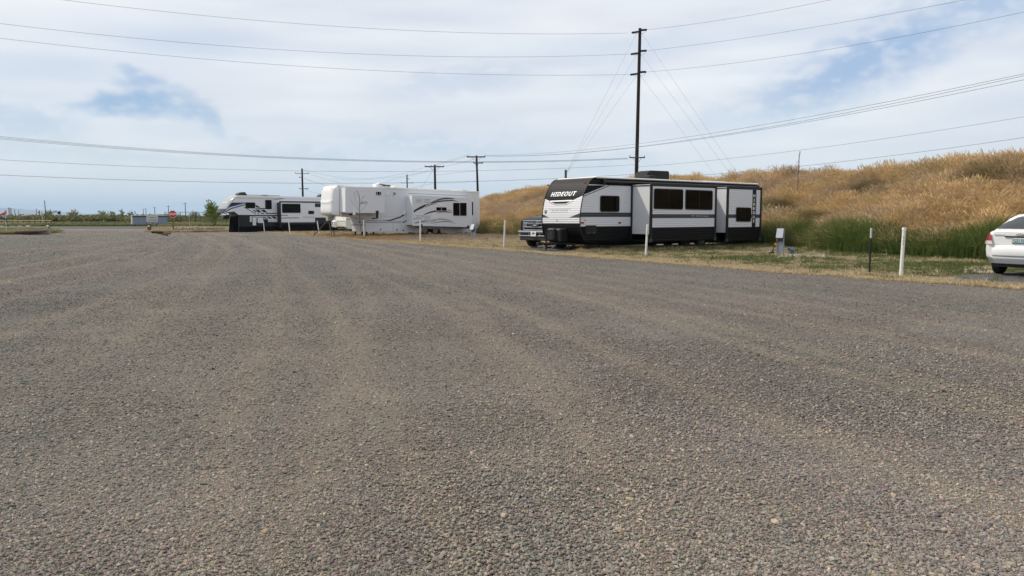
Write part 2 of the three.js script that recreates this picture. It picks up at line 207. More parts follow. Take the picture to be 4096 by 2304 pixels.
// earth islands beside the entrance
function island(px, hgt, seed, col) {
  const c = px.map(([x, y]) => at(x, y)), cx = c.reduce((a, v) => a + v.x, 0) / c.length, cz = c.reduce((a, v) => a + v.z, 0) / c.length, N = 72;
  const edge = a => { let best = 1; for (let i = 0; i < c.length; i++) { const A = c[i], B = c[(i + 1) % c.length], dx = Math.cos(a), dz = Math.sin(a), ex = B.x - A.x, ez = B.z - A.z, den = dx * ez - dz * ex; if (Math.abs(den) < 1e-6) continue; const k = ((A.x - cx) * ez - (A.z - cz) * ex) / den, w = ((A.x - cx) * dz - (A.z - cz) * dx) / den; if (k > 0 && w >= 0 && w <= 1) best = k; } return best; };
  const g = sheet(N, 10, (i, j) => { const a = i / N * Math.PI * 2, r = edge(a) * j / 10 * (1 + (j === 10 ? 0.05 * (fbm(i * 1.1, seed) - 0.5) : 0)), x = cx + Math.cos(a) * r, z = cz + Math.sin(a) * r; return [x, j === 10 ? -0.01 : 0.02 + hgt * (1 - (j / 10) ** 2) * (0.5 + fbm(x * 0.6, z * 0.6 + seed, 4)), z]; }, p => [p[0] / 2, p[2] / 2], p => { const n = fbm(p[0] * 0.4 + seed, p[2] * 0.4, 4); return lerp3(col[0], col[1], sm(0.3, 0.7, n)); });
  return struct('earth_island', g, M(0xffffff, 1, 0, { map: noiseTex, vertexColors: true }));
}
const islandL = [[-60, 921], [120, 917], [212, 919], [236, 930], [150, 937], [-60, 939]], islandR = [[596, 925], [640, 918], [760, 913], [905, 913], [915, 926], [800, 929], [680, 931], [600, 930]];
island(islandL, 0.10, 4, [[0.11, 0.11, 0.05], [0.22, 0.175, 0.10]]);
island(islandR, 0.14, 9, [[0.20, 0.15, 0.10], [0.30, 0.23, 0.15]]);
// a faint blue range far beyond the plain
{
  const Z = 14000, N = 120;
  const g = sheet(N, 6, (i, j) => { const px = -900 + i / N * 1500, k = j / 6, hTop = (px < 330 ? Math.max(0, (330 - px) / 330) ** 0.8 * 26 * (1 - 0.35 * sm(-100, -700, px)) * (0.85 + 0.3 * fbm(px * 0.02, 3, 4)) * 1 : 0) + 0.2; return [(px - 2048) / FOC * Z, -40 + k * (40 + hTop / FOC * Z), -Z - k * 900 - 300 * fbm(px * 0.03, j)]; }, p => [p[0] / 900, p[1] / 900]);
  struct('mountain_range', flip(g), M(0x6e6a4e, 1));
}

// ---------- ground cover ----------
const mat4 = new THREE.Matrix4(), qt = new THREE.Quaternion(), eu = new THREE.Euler(), v3 = new THREE.Vector3(), s3 = new THREE.Vector3(), col = new THREE.Color();
function cover(name, label, category, geo, mat, list) {           // list of [x, y, z, yaw, tiltX, tiltZ, sx, sy, sz, r, g, b]
  const im = new THREE.InstancedMesh(geo, mat, list.length); im.name = numbered(name); im.castShadow = im.receiveShadow = true;
  list.forEach((a, k) => { eu.set(a[4], a[3], a[5]); im.setMatrixAt(k, mat4.compose(v3.set(a[0], a[1], a[2]), qt.setFromEuler(eu), s3.set(a[6], a[7], a[8]))); im.setColorAt(k, col.setRGB(a[9], a[10], a[11])); });
  scene.add(im); tag(im, label, category); im.userData.kind = 'stuff'; return im;
}
function tuftGeo(seed, n, spread, h, w, bend, head = 0) {
  const R = rng(seed), P = [], I = []; 
  for (let b = 0; b < n; b++) {
    const a = R() * 6.283, r = Math.sqrt(R()) * spread, x = Math.cos(a) * r, z = Math.sin(a) * r, H = h * (0.55 + 0.6 * R()), ww = w * (0.6 + 0.8 * R()), d = R() * 6.283, bd = bend * H * (0.3 + R()), f = R() * 3.14, cx = Math.cos(f) * ww / 2, cz = Math.sin(f) * ww / 2, o = P.length / 3;
    const q = k => [x + Math.cos(d) * bd * k * k, H * k * (1 - 0.25 * bend * k * k), z + Math.sin(d) * bd * k * k];
    for (const [k, s] of [[0, 0.8], [0.5, 1], [0.82, head ? 0.5 : 0.7]]) { const p = q(k); P.push(p[0] - cx * s, p[1], p[2] - cz * s, p[0] + cx * s, p[1], p[2] + cz * s); }
    const tp = q(1); P.push(...tp); I.push(o, o + 1, o + 2, o + 1, o + 3, o + 2, o + 2, o + 3, o + 4, o + 3, o + 5, o + 4, o + 4, o + 5, o + 6);
    if (head) { const A = q(0.80), B = q(0.92), C = q(1.04), e = P.length / 3, k = head * (0.7 + 0.6 * R()); P.push(...A, B[0] - k, B[1], B[2], B[0] + k, B[1], B[2], ...C, B[0], B[1], B[2] - k, B[0], B[1], B[2] + k); I.push(e, e + 1, e + 3, e, e + 3, e + 2, e, e + 4, e + 3, e, e + 3, e + 5); }
  }
  const g = new THREE.BufferGeometry(); g.setAttribute('position', new THREE.Float32BufferAttribute(P, 3)); g.setIndex(I); g.computeVertexNormals(); return g;
}
const blade = () => new THREE.MeshPhysicalMaterial({ color: 0xffffff, roughness: 0.95, specularIntensity: 0.3, transmission: 0.3, thickness: 0, side: THREE.DoubleSide });
// loose stones lying on the lot near the viewer
{
  const R = rng(11), lists = [[], [], []];
  const geos = [1, 2, 3].map(k => { const g = new THREE.IcosahedronGeometry(1, 0), q = rng(k * 7), m = {}, p = g.attributes.position; for (let i = 0; i < p.count; i++) { const key = [p.getX(i), p.getY(i), p.getZ(i)].map(v => v.toFixed(3)).join(), s = m[key] ??= 0.72 + 0.5 * q(); p.setXYZ(i, p.getX(i) * s, p.getY(i) * s, p.getZ(i) * s); } g.computeVertexNormals(); return g; });
  const pal = [[0.17, 0.155, 0.145], [0.145, 0.148, 0.132], [0.185, 0.155, 0.148], [0.12, 0.112, 0.107], [0.16, 0.172, 0.152], [0.215, 0.195, 0.168], [0.155, 0.125, 0.123], [0.23, 0.20, 0.15], [0.105, 0.11, 0.107]];
  const E = -0.3, z0 = Math.pow(2.6, E), z1 = Math.pow(75, E);
  for (let k = 0; k < 850000; k++) {
    const Z = Math.pow(lerp(z0, z1, R()), 1 / E), x = (R() - 0.5) * 2 * (Z * 0.76 + 1.2), sv = x * pX + Z * pZ; if (sv > 16.3) continue;
    const [tone, tan] = lotTone(x, -Z); if (R() < tan * 0.55) continue;
    const g = 1 + 0.022 * Z, r = (0.0021 + 0.0086 * Math.pow(R(), 2.5)) * g * (R() < 0.01 ? 1.7 : 1), ci = Math.floor(R() * pal.length), c = pal[ci], w = (0.78 + 0.75 * R() * R() + 0.12 * R()) * 1.17, big = R() < 0.0002 ? 3.0 : 1;
    lists[[0, 1, 2, 0, 1, 0, 2, 0, 1][ci]].push([x, r * (0.15 + 0.45 * R()), -Z, R() * 6.28, (R() - 0.5) * 1.1, (R() - 0.5) * 1.1, r * (0.9 + 0.7 * R()), r * (0.5 + 0.45 * R()), r * (0.75 + 0.4 * R()), c[0] * tone[0] * w * big, c[1] * tone[1] * w * big, c[2] * tone[2] * w * big]);
  }
  lists.forEach((l, k) => cover('gravel_stones', ['grey crushed gravel stones strewn across the lot', 'grey-green crushed gravel stones strewn across the lot', 'purplish crushed gravel stones strewn across the lot'][k], 'gravel', geos[k], M(0xffffff, 0.95), l));
}
// straw-coloured grass on the embankment
{
  const R = rng(21), A = [[], [], []], golden = [0.69, 0.535, 0.305], tan = [0.62, 0.495, 0.35], brown = [0.44, 0.345, 0.245], olive = [0.25, 0.225, 0.105];
  for (let k = 0; k < 56000; k++) {
    const t = -34 + 118 * Math.pow(R(), 1.15), e = TOE(t), s = e + 0.2 + R() * (R() < 0.12 ? 13 : 10.4), y = bankH(s, t); if (y < 0.02 && R() < 0.6) continue; const up = (s - e) / 8.6;
    const n = fbm(s * 0.35 + 20, t * 0.28 + 3, 4), n2 = fbm(s * 1.1, t * 1.1 + 50, 3), ol = sm(0.57, 0.70, fbm(s * 0.4 + 70, t * 0.25 + 13, 4)) * (1 - sm(0.75, 1, up)) * (1 - sm(38, 48, t));
    let c = lerp3(lerp3(tan, golden, sm(0.42, 0.62, n + 0.12 * sm(40, 52, t) + 0.2 * sm(0.75, 1, up))), brown, 0.6 * sm(0.5, 0.72, n2)); c = lerp3(c, olive, 0.85 * ol);
    const cl = fbm(s * 0.9 + 5, t * 0.9 + 90, 3); if (R() < sm(0.5, 0.3, cl) * 0.35 * (1 - sm(0.7, 0.9, up))) continue; const w = 0.75 + 0.5 * R(), h = (0.5 + 0.55 * R()) * lerp(0.72, 1.18, sm(0.3, 0.7, cl)) * (up > 0.85 ? 1.15 : 1), v = site(s, t);
    A[ol > 0.5 || R() < 0.25 ? 1 : R() < 0.5 ? 2 : 0].push([v.x, y - 0.05, v.z, R() * 6.28, (R() - 0.5) * 0.35, (R() - 0.5) * 0.35, 1 + 0.5 * R(), h, 1 + 0.5 * R(), c[0] * w, c[1] * w, c[2] * w]);
  }
  cover('dry_grass', 'tall straw-coloured seeding grass covering the embankment', 'grass', tuftGeo(3, 52, 0.34, 0.95, 0.0085, 0.35, 0.011), blade(), A[0]);
  cover('dry_grass', 'low bushy dry weeds covering the embankment between the seeding grass', 'weeds', tuftGeo(4, 90, 0.36, 0.62, 0.010, 0.8, 0.013), blade(), A[1]);
  cover('dry_grass', 'leaning straw-coloured grass stalks covering the embankment', 'grass', tuftGeo(5, 56, 0.40, 0.85, 0.009, 0.6, 0.011), blade(), A[2]);
}
// tall green grass along the foot of the embankment
{
  const R = rng(31), A = [], B = [];
  for (let k = 0; k < 9500; k++) {
    const t = -32 + 106 * Math.pow(R(), 1.1), e = TOE(t), s = e - 0.5 + R() * 2.2, y = bankH(s, t), up = clamp((s - e + 0.5) / 2.2), n = fbm(s * 0.5, t * 0.22 + 31, 4), far = sm(34, 50, t);
    if (R() < far * lerp(0.75, 0.55, n) || R() < sm(0.4, 1, up) * 0.75) continue; const dry = sm(0.52, 0.72, n) * 0.7 + far * 0.45 + 0.15 * sm(0.6, 1, up);
    const c = lerp3(lerp3([0.068, 0.115, 0.02], [0.12, 0.155, 0.038], R()), [0.40, 0.32, 0.15], clamp(dry) * (0.5 + 0.5 * R())), w = 0.75 + 0.5 * R(), v = site(s, t), h = (0.75 + 0.45 * R()) * lerp(1.15, 0.75, sm(0.3, 0.7, fbm(t * 0.3, 5, 3))) * lerp(1, 0.7, up) * (up < 0.15 ? 0.7 : 1);
    A.push([v.x, y - 0.03, v.z, R() * 6.28, (R() - 0.5) * 0.3, (R() - 0.5) * 0.3, 1, h, 1, c[0] * w, c[1] * w, c[2] * w]);
  }
  cover('tall_green_grass', 'tall green grass growing along the foot of the embankment', 'grass', tuftGeo(6, 64, 0.30, 1.22, 0.011, 0.40), blade(), A);
}
// short lawn grass, straw along the gravel edge, and weeds under the trailers
{
  const R = rng(41), A = [], B = [];
  for (let k = 0; k < 90000; k++) {
    const t = -24 + 100 * Math.pow(R(), 1.25), e = EDGE(t), s = e - 0.1 + (TOE(t) + 0.6 - e) * R(), g = lawnGreen(s, t), isG = R() < g * 0.85 + 0.05; if (!isG && R() < 0.35) continue;
    const v = site(s, t), inPad = [padC, padT, padA].some((q, i) => s > q[0] + [0.2, -0.6, -0.8][i] && t < q[1] + [0, 0.5, 1.3][i] && t > q[1] - [4.3, 3.2, 2.4][i]); if (inPad && R() < 0.96) continue;
    const warm = sm(38, 46, t) * sm(64, 52, t), c = isG ? lerp3([0.075, 0.105, 0.03], [0.13, 0.15, 0.05], R()) : lerp3(lerp3([0.38, 0.30, 0.18], [0.46, 0.38, 0.25], R()), [0.30, 0.185, 0.12], warm * 0.7), w = 0.8 + 0.4 * R(), h = isG ? 0.6 + 0.8 * R() : 0.5 + 0.7 * R(), tall = R() < 0.05 ? 2.2 : 1;
    A.push([v.x, 0.0, v.z, R() * 6.28, (R() - 0.5) * 0.3, (R() - 0.5) * 0.3, 1.2, h * tall * (1 + 0.5 * warm), 1.2, c[0] * w, c[1] * w, c[2] * w]);
  }
  for (let k = 0; k < 9000; k++) { const t = -24 + 110 * Math.pow(R(), 1.2), s = EDGE(t) - 0.15 + R() * R() * 1.4, v = site(s, t); if (s > padC[0] - 0.1 && t < padC[1] && t > padC[1] - 4.3) continue; const w = 0.85 + 0.35 * R(), c = lerp3([0.42, 0.335, 0.20], [0.50, 0.42, 0.28], R()); A.push([v.x, 0, v.z, R() * 6.28, 0, 0, 1.3, 0.5 + 0.6 * R(), 1.3, c[0] * w, c[1] * w, c[2] * w]); }
  { const a = at(2330, 1012), b = at(3050, 985); for (let k = 0; k < 1500; k++) { const q = R(), p = a.clone().lerp(b, q), w = 0.8 + 0.4 * R(), o = (R() * 2.6 - 1.2) * (0.5 + 0.5 * q), g = R() < 0.25 + 0.5 * q, c = g ? lerp3([0.09, 0.12, 0.035], [0.15, 0.16, 0.06], R()) : lerp3([0.30, 0.23, 0.14], [0.42, 0.34, 0.22], R()); A.push([p.x + 0.56 * o, 0, p.z + 0.82 * o, R() * 6.28, (R() - 0.5) * 0.4, (R() - 0.5) * 0.4, 1.3, 1.2 + 2.6 * R() * R(), 1.3, c[0] * w, c[1] * w, c[2] * w]); } }
  cover('lawn_grass', 'short patchy green and straw grass of the camping sites', 'grass', tuftGeo(8, 22, 0.13, 0.085, 0.009, 0.9), blade(), A);
}

// ---------- shared vehicle builders ----------
function ribbed(u0f, u1, y0, y1, z, pitch, dep) {                  // horizontally ribbed sheet metal, rounded pans with narrow valleys
  const n = Math.round((y1 - y0) / pitch) * 6;
  return sheet(1, n, (i, j) => { const y = lerp(y0, y1, j / n), k = Math.abs(Math.sin((y - y0) / pitch * Math.PI)); return [i ? u1 : u0f(y), y, z + dep * (Math.pow(k, 0.6) - 1)]; }, (p, i, j) => [p[0], j / n]);
}
function profileAt(pts) { return y => { for (let i = 1; i < pts.length; i++) { const [a, b] = [pts[i - 1], pts[i]]; if ((y - a[1]) * (y - b[1]) <= 0 && a[1] !== b[1]) return lerp(a[0], b[0], (y - a[1]) / (b[1] - a[1])); } return y < pts[0][1] ? pts[0][0] : pts[pts.length - 1][0]; }; }
function noseAt(f, prof, width) { const { X, N, o } = f, C = new THREE.Vector3(0, CAMH, 0).sub(o), cx = C.dot(X), cz = C.dot(N); return (px, py) => { const d = ray(px, py); let y = 1.5, z = 0; for (let k = 0; k < 4; k++) { const t = (prof(y) - cx) / d.dot(X); y = CAMH + d.y * t; z = cz + d.dot(N) * t; } return [z + width, y]; }; }
function wheel(parent, x, r, z, w, side, rimMat = mt.alloy, hub = 0.6, spokes = 8) {   // side +1: outer face towards +z
  const prof = [[r * hub, -w / 2], [r * 0.9, -w / 2], [r * 0.97, -w * 0.42], [r, -w * 0.3], [r, w * 0.3], [r * 0.97, w * 0.42], [r * 0.9, w / 2], [r * hub, w / 2], [r * hub * 0.96, w * 0.3], [r * hub * 0.96, -w * 0.3], [r * hub, -w / 2]];
  const g = new THREE.LatheGeometry(prof.map(([a, b]) => new THREE.Vector2(a, b)), 28); g.rotateX(Math.PI / 2); g.translate(x, r, z);
  const t = mesh('wheel', g, mt.tyre, parent), rg = [disc(r * 0.16, 0.05, x, r, z + side * w * 0.40, 14), disc(r * hub * 0.97, 0.02, x, r, z + side * w * 0.10, 24)];
  for (let k = 0; k < spokes; k++) { const b = box(r * hub * 0.92, r * 0.12, 0.04, r * hub * 0.48, 0, 0, 0.01); b.rotateZ(k / spokes * Math.PI * 2); b.translate(x, r, z + side * w * 0.34); rg.push(b); }
  const lip = new THREE.TorusGeometry(r * hub * 0.97, r * 0.045, 6, 28); lip.translate(x, r, z + side * w * 0.42); rg.push(lip);
  mesh('rim', rg, rimMat, t); return t;
}
function win(parent, q, z, r = 0.06, frame = 0.035, frameMat = mt.black, glassMat = mt.glass, bars = []) {        // q: four local corners TL TR BR BL
  const w = mesh('window', slab(rquad(q, r), z, z + 0.022, 0.004), frameMat, parent), cx = (q[0][0] + q[2][0]) / 2, cy = (q[0][1] + q[2][1]) / 2;
  const hw = Math.abs(q[1][0] - q[0][0]) / 2, hh = Math.abs(q[0][1] - q[3][1]) / 2, k = q.map(([a, b]) => [cx + (a - cx) * (1 - frame / hw), cy + (b - cy) * (1 - frame / hh)]);
  if (!bars.length) mesh('pane', slab(rquad(k, Math.max(0.015, r - frame)), z + 0.0235, z + 0.028), glassMat, w);
  else { const cuts = [0, ...bars, 1]; for (let i = 1; i < cuts.length; i++) { const a = cuts[i - 1] + (i > 1 ? 0.008 / hw : 0), b = cuts[i] - (i < cuts.length - 1 ? 0.008 / hw : 0), f = (p, s, t) => [lerp(p[0], s[0], t), lerp(p[1], s[1], t)]; mesh('pane', slab(rquad([f(k[0], k[1], a), f(k[0], k[1], b), f(k[3], k[2], b), f(k[3], k[2], a)], Math.max(0.012, (r - frame) * 0.6)), z + 0.0235, z + 0.028 - (i % 2) * 0.003), glassMat, w); } }
  return w;
}
const quad = (S, pts, z) => pts.map(([x, y]) => S(x, y, z));
const rect = (S, x0, y0, x1, y1, z) => { const a = S((x0 + x1) / 2, (y0 + y1) / 2, z), l = S(x0, (y0 + y1) / 2, z)[0], r = S(x1, (y0 + y1) / 2, z)[0], t = S((x0 + x1) / 2, y0, z)[1], b = S((x0 + x1) / 2, y1, z)[1]; return [[l, t], [r, t], [r, b], [l, b]]; };
const avgY = (S, x0, x1, y0, y1, z) => (S(x0, y0, z)[1] + S(x1, y1, z)[1]) / 2;
function fitText(P, str, L, R, capH, color, style = 'bold', slant = 0) { const { c, m, ky } = P; const a = m(L), b = m(R), size = capH * ky / 0.73; c.save(); c.font = `${style} ${size}px sans-serif`; const w = c.measureText(str).width, len = Math.hypot(b[0] - a[0], b[1] - a[1]), ang = Math.atan2(b[1] - a[1], b[0] - a[0]); c.translate(...a); c.rotate(ang); c.transform(len / w, 0, -slant, 1, 0, 0); c.fillStyle = color; c.textAlign = 'left'; c.fillText(str, 0, 0); c.restore(); }

// ---------- the black and white travel trailer ----------
const HT = 3.1, hidA = at(2387, 710, HT), hidB = at(3023, 737, HT), HF = plane(hidA, hidB);
{
  const S = HF.S, W = 2.44, g = thing('travel_trailer', 'black and white ribbed travel trailer with black nose and two slide-outs beside the straw bank', 'trailer', HF.o, HF.rot);
  const prof = [[2338, 965], [2326, 940], [2321, 915], [2320, 893], [2320, 870], [2322, 845], [2327, 812], [2333, 782], [2344, 752], [2358, 727], [2372, 713], [2387, 709]].map(p => S(...p)); prof[prof.length - 1][1] = HT;
  const uf = profileAt(prof), yb = prof[0][1], uR = S(3028, 850)[0], uMin = Math.min(...prof.map(p => p[0]));
  const whiteP = '#cfd1d6', blackP = '#0b0b0d', band = '#45474c';
  const Y = py => S(2430, py)[1];                                      // heights read beside the bedroom window
  const paintMat = (t, r = 0.45) => new THREE.MeshPhysicalMaterial({ color: 0xffffff, roughness: r, map: t, specularIntensity: 0.35 });
  // side wall, ribbed metal with painted bands
  const sideT = paint(uMin, uR, yb, HT, 190, whiteP, P => {
    const X0 = uMin - 0.1, X1 = uR + 0.1;
    P.poly([[X0, HT], [X1, HT], [X1, Y(741.5)], [X0, Y(741.5)]], blackP);
    P.poly([S(2300, 741), S(2427, 741), S(2329, 783), S(2320, 787), [X0, Y(787)]], blackP);
    P.line([S(2316, 788), S(2427, 742)], 0.022, '#dddfe2'); P.line([S(2346, 737.5), S(2430, 741.5)], 0.02, '#dddfe2');
    P.line([S(2318, 792), S(2436, 743)], 0.03, blackP);
    P.poly([[X0, Y(850)], [X1, Y(850)], [X1, Y(868)], [X0, Y(868)]], band);
    P.poly([[X0, Y(905)], [X1, Y(905)], [X1, yb - 1], [X0, yb - 1]], blackP);
    P.c.globalAlpha = 0.5; P.poly(quad(S, [[2326, 868.5], [2342, 869], [2342, 877], [2326, 877]], 0), '#b6b8bc'); P.c.globalAlpha = 1; P.poly(quad(S, [[2338, 880], [2344, 880], [2344, 883], [2338, 883]], 0), '#222');
  });
  const side = ribbed(uf, uR, yb, HT - 0.02, 0, 0.094, 0.012), fix = uvFlat(uMin, uR, yb, HT);
  mesh('side_wall', fix(side), paintMat(sideT), g);
  const far = ribbed(uf, uR, yb, HT - 0.02, -W, 0.094, 0.012); fix(far); mesh('side_wall', flip(far), paintMat(sideT), g).userData.label = 'ribbed wall on the far side';
  // nose: ribbed panel rolled back into the roof
  const Np = noseAt(HF, uf, W), arc = []; { const cur = new THREE.CatmullRomCurve3(prof.map(([u, y]) => new THREE.Vector3(u, y, 0))); const n = 240; for (let k = 0; k <= n; k++) { const p = cur.getPointAt(k / n), t = cur.getTangentAt(k / n), d = 0.012 * (Math.pow(Math.abs(Math.sin(k / n * cur.getLength() / 0.094 * Math.PI)), 0.6) - 1); arc.push([p.x - t.y * -d * -1, p.y + t.x * d * -1]); } }
  const noseT = paint(0, W, yb, HT, 330, whiteP, P => {
    const ch = '#1b1b1e', q = a => a.map(p => Np(...p));
    P.poly([...q([[2150, 779], [2164, 795], [2196, 805], [2216, 817], [2266, 817], [2291, 801], [2332, 783], [2400, 760]]), [W + 1, HT + 1], [-1, HT + 1], [-1, 2.0]], ch);
    P.line(q([[2150, 786], [2170, 793], [2196, 804]]), 0.035, '#e2e4e7'); P.line(q([[2196, 806], [2220, 817], [2264, 816], [2290, 803], [2334, 783]]), 0.035, '#e2e4e7');
    P.line(q([[2200, 805.5], [2289, 802]]), 0.06, '#e2e4e7'); P.line(q([[2196, 808], [2221, 820], [2265, 819], [2292, 805]]), 0.022, ch);
    fitText(P, 'HIDEOUT', Np(2200, 786.5), Np(2299, 782.5), 0.19, '#eceef0', 'bold', 0.28);
    P.poly(q([[2155, 852], [2162, 853], [2198, 871], [2155, 871]]), band); P.poly(q([[2340, 851], [2316, 854], [2274, 871], [2340, 871]]), band);
    P.line(q([[2194, 838], [2285, 836]]), 0.02, '#8f9196'); P.line(q([[2204, 849.5], [2273, 848]]), 0.02, '#8f9196'); fitText(P, 'B Y  K E Y S T O N E', Np(2207, 845.5), Np(2271, 843), 0.05, '#55575c', 'bold', 0.2);
    const sh = q([[2177.5, 843], [2182, 841], [2188.5, 841.5], [2189, 848], [2183, 858], [2178, 849]]); P.poly(sh, '#1d3538'); P.line(q([[2179, 847], [2187.5, 846.5]]), 0.02, '#c9d2d2');
    P.poly(q([[2226, 878], [2232, 878], [2232, 888], [2226, 888]]), '#b3b3b0'); P.poly(q([[2227, 880], [2231, 880], [2231, 882], [2227, 882]]), '#55554f');
    P.poly([...q([[2140, 893], [2340, 893]]), [W + 1, yb - 1], [-1, yb - 1]], blackP);
  });
  const nose = sheet(1, arc.length - 1, (i, j) => [arc[j][0] - 0.004, arc[j][1], i ? 0 : -W], (p, i) => [i, (p[1] - yb) / (HT - yb)]); mesh('nose_panel', nose, paintMat(noseT, 0.36), g);
  mesh('corner_trim', tube(prof.map(([u, y]) => [u - 0.004, y, 0.005]), 0.022, 40, 6), mt.black, g); mesh('corner_trim', tube(prof.map(([u, y]) => [u - 0.004, y, -W - 0.005]), 0.022, 40, 6), mt.black, g);
  const uT = prof[prof.length - 1][0];
  mesh('roof', [bx(uT - 0.06, uR + 0.02, HT - 0.03, HT + 0.045, -W - 0.02, 0.03, 0.036), box(uR - uT - 1, 0.05, 1.9, (uT + uR) / 2, HT + 0.04, -W / 2)], M(0xe2e2df, 0.6), g);
  mesh('rear_wall', bx(uR, uR + 0.03, yb, HT - 0.02, -W, 0), M(0xcfd1d6, 0.45), g);
  mesh('underbelly', [bx(prof[0][0] + 0.05, uR - 0.02, yb - 0.02, yb + 0.03, -W + 0.03, -0.03), bx(prof[0][0] + 1.2, uR - 1.2, yb - 0.2, yb - 0.01, -W + 0.7, -0.7), bx(prof[0][0] + 2.2, uR - 0.5, 0.2, yb - 0.19, -W + 0.62, -0.72)], mt.black, g);  // floor panel, plus black boxes added beneath to darken the gap and hide lit ground
  // awning roller along the roof edge
  mesh('awning_roller', [rod([uT + 0.35, HT - 0.16, 0.075], [uR - 0.1, HT - 0.16, 0.075], 0.055, 0.055, 10), bx(uT + 0.3, uT + 0.42, HT - 0.25, HT - 0.06, 0.0, 0.13, 0.02), bx(uR - 0.15, uR - 0.03, HT - 0.25, HT - 0.06, 0, 0.13, 0.02)], mt.black, g);
  // slide-outs
  let d = 0.9; { const u1 = S(2535, 850)[0]; let a = 0.3, b = 2; for (let k = 0; k < 30; k++) { d = (a + b) / 2; S(2602, 850, d)[0] > u1 ? b = d : a = d; } d = clamp(d, 0.75, 1.1); }
  function slide(x0, x1, yTop, label, wins, strip) {
    const u0 = S(x0, 850, d)[0], u1 = S(x1, 850, d)[0], top = avgY(S, x0, x1, yTop[0], yTop[1], d), bot = avgY(S, x0, x1, 966, 961, d), wb = avgY(S, x0, x1, 908.7, 907.6, d), wt = avgY(S, x0, x1, yTop[2], yTop[3], d), f0 = u0 + 0.09, f1 = u1 - 0.09;
    const T = paint(f0, f1, bot, wt, 300, whiteP, P => {
      const b0 = avgY(S, 2611, 2856, 855.5, 858, d), b1 = avgY(S, 2611, 2856, 872, 873, d);
      P.poly([[f0, b0], [f1, b0], [f1, b1], [f0, b1]], band); P.poly([[f0, wb], [f1, wb], [f1, bot], [f0, bot]], blackP);
      if (strip) { const a = S(3008.5, 850, d)[0], b = S(3022.5, 850, d)[0]; P.poly([[a, wt], [b, wt], [b, wb], [a, wb]], '#101012'); P.line([[b + 0.035, wt], [b + 0.035, wb]], 0.022, '#101012'); 'HIDEOUT'.split('').forEach((ch, k) => { const y = S(3016, 789 + k * 17.0, d)[1]; fitText(P, ch, [a + (ch === 'I' ? 0.085 : 0.045), y], [b - (ch === 'I' ? 0.085 : 0.045), y], 0.14, '#e8eaec', 'bold', 0); }); }
      else { fitText(P, 'B Y   K E Y S T O N E', S(2767, 865, d), S(2834, 866.5, d), 0.035, '#d8dadc', 'bold', 0); }
    });
    const sl = mesh('slide_out', bx(f0 - 0.02, f1 + 0.02, wt, top, 0.0, d - 0.005), mt.black, g); if (label) sl.userData.label = label;
    mesh('face', uvFlat(f0, f1, bot, wt)(ribbed(() => f0, f1, bot, wt, d, 0.094, 0.012)), paintMat(T), sl);
    const fw = S(2570, 743, d * 0.5)[1], fb = avgY(S, 2545, 2595, 937, 935, d * 0.5);
    const wy0 = Math.max(bot + 0.12, fb);
    mesh('end_wall', bx(u0 + 0.03, u0 + 0.05, wy0, top - 0.10, 0.005, d - 0.03), M(0xc9ccd0, 0.5), sl); mesh('end_wall', bx(u1 - 0.05, u1 - 0.03, wy0, top - 0.10, 0.005, d - 0.03), M(0xc9ccd0, 0.5), sl);
    mesh('topper_rail', [bx(u0 - 0.01, u0 + 0.01, top - 0.055, top - 0.035, 0.0, d - 0.03)], mt.white, sl);
    for (const u of [u0, u1 - 0.115]) { mesh('corner_post', bx(u, u + 0.115, bot + 0.02, top + 0.01, d - 0.05, d + 0.03, 0.012), mt.black, sl); mesh('corner_foot', bx(u - 0.02, u + 0.13, bot - 0.02, bot + 0.13, d - 0.06, d + 0.04, 0.01), M(0x3a3c40, 0.6), sl); }
    mesh('slide_floor', bx(f0, f1, bot, bot + 0.05, 0, d - 0.01), mt.black, sl);
    mesh('wall_seal', bx(u0 - 0.05, u0 + 0.02, wy0 - 0.25, top - 0.03, 0.002, 0.06, 0.01), mt.black, sl);
    for (const [q, bars] of wins) win(sl, quad(S, q, d + 0.01), d + 0.008, 0.09, 0.03, mt.black, mt.glass, bars);
    return sl;
  }
  slide(2601, 2865, [732, 745, 744, 754], 'front slide-out with two wide dark windows', [[[[2616.5, 754], [2732, 758], [2731, 838], [2615, 835]], [0.5]], [[[2742, 758.5], [2850, 763], [2849, 840], [2741, 837]], [0.5]]]);
  slide(2907, 3045, [745, 750, 756, 761], 'rear slide-out with an upright strip of white letters', [[[[2945, 829], [3004.5, 831], [3003, 886.5], [2944, 885.5]], []]], true);
  win(g, rect(S, 2400, 783, 2476.5, 847, 0), 0.004, 0.1, 0.035);
  // lamps, hatch, vents
  for (const [x0, y0, x1, y1, m] of [[2324, 888, 2334.5, 894, mt.amber], [2474, 888.5, 2482, 893.5, mt.red]]) { const q = rect(S, x0, y0, x1, y1, 0); mesh('marker_lamp', slab(rquad(q, 0.012), 0.004, 0.035, 0.006), m, g); }
  for (const [x, y] of [[2193.8, 740.5], [2341, 731]]) { const p = Np(x, y); mesh('marker_lamp', bx(uf(p[1]) - 0.05, uf(p[1]) + 0.01, p[1] - 0.035, p[1] + 0.03, p[0] - W - 0.07, p[0] - W + 0.07, 0.014), mt.red, g); }
  const hq = rect(S, 2340, 902, 2385, 937, 0), hatch = mesh('baggage_door', slab(rquad(hq, 0.08), 0.0, 0.03, 0.006), M(0x0c0c0e, 0.4), g);
  for (const x of [2354, 2372]) { const p = S(x, 932); mesh('latch', bx(p[0] - 0.02, p[0] + 0.02, p[1] - 0.03, p[1] + 0.03, 0.032, 0.05, 0.008), mt.chrome, hatch); }
  const zc = -W / 2, a0 = S(2562, 700, zc), a1 = S(2651, 700, zc), ah = S(2610, 687, zc)[1];
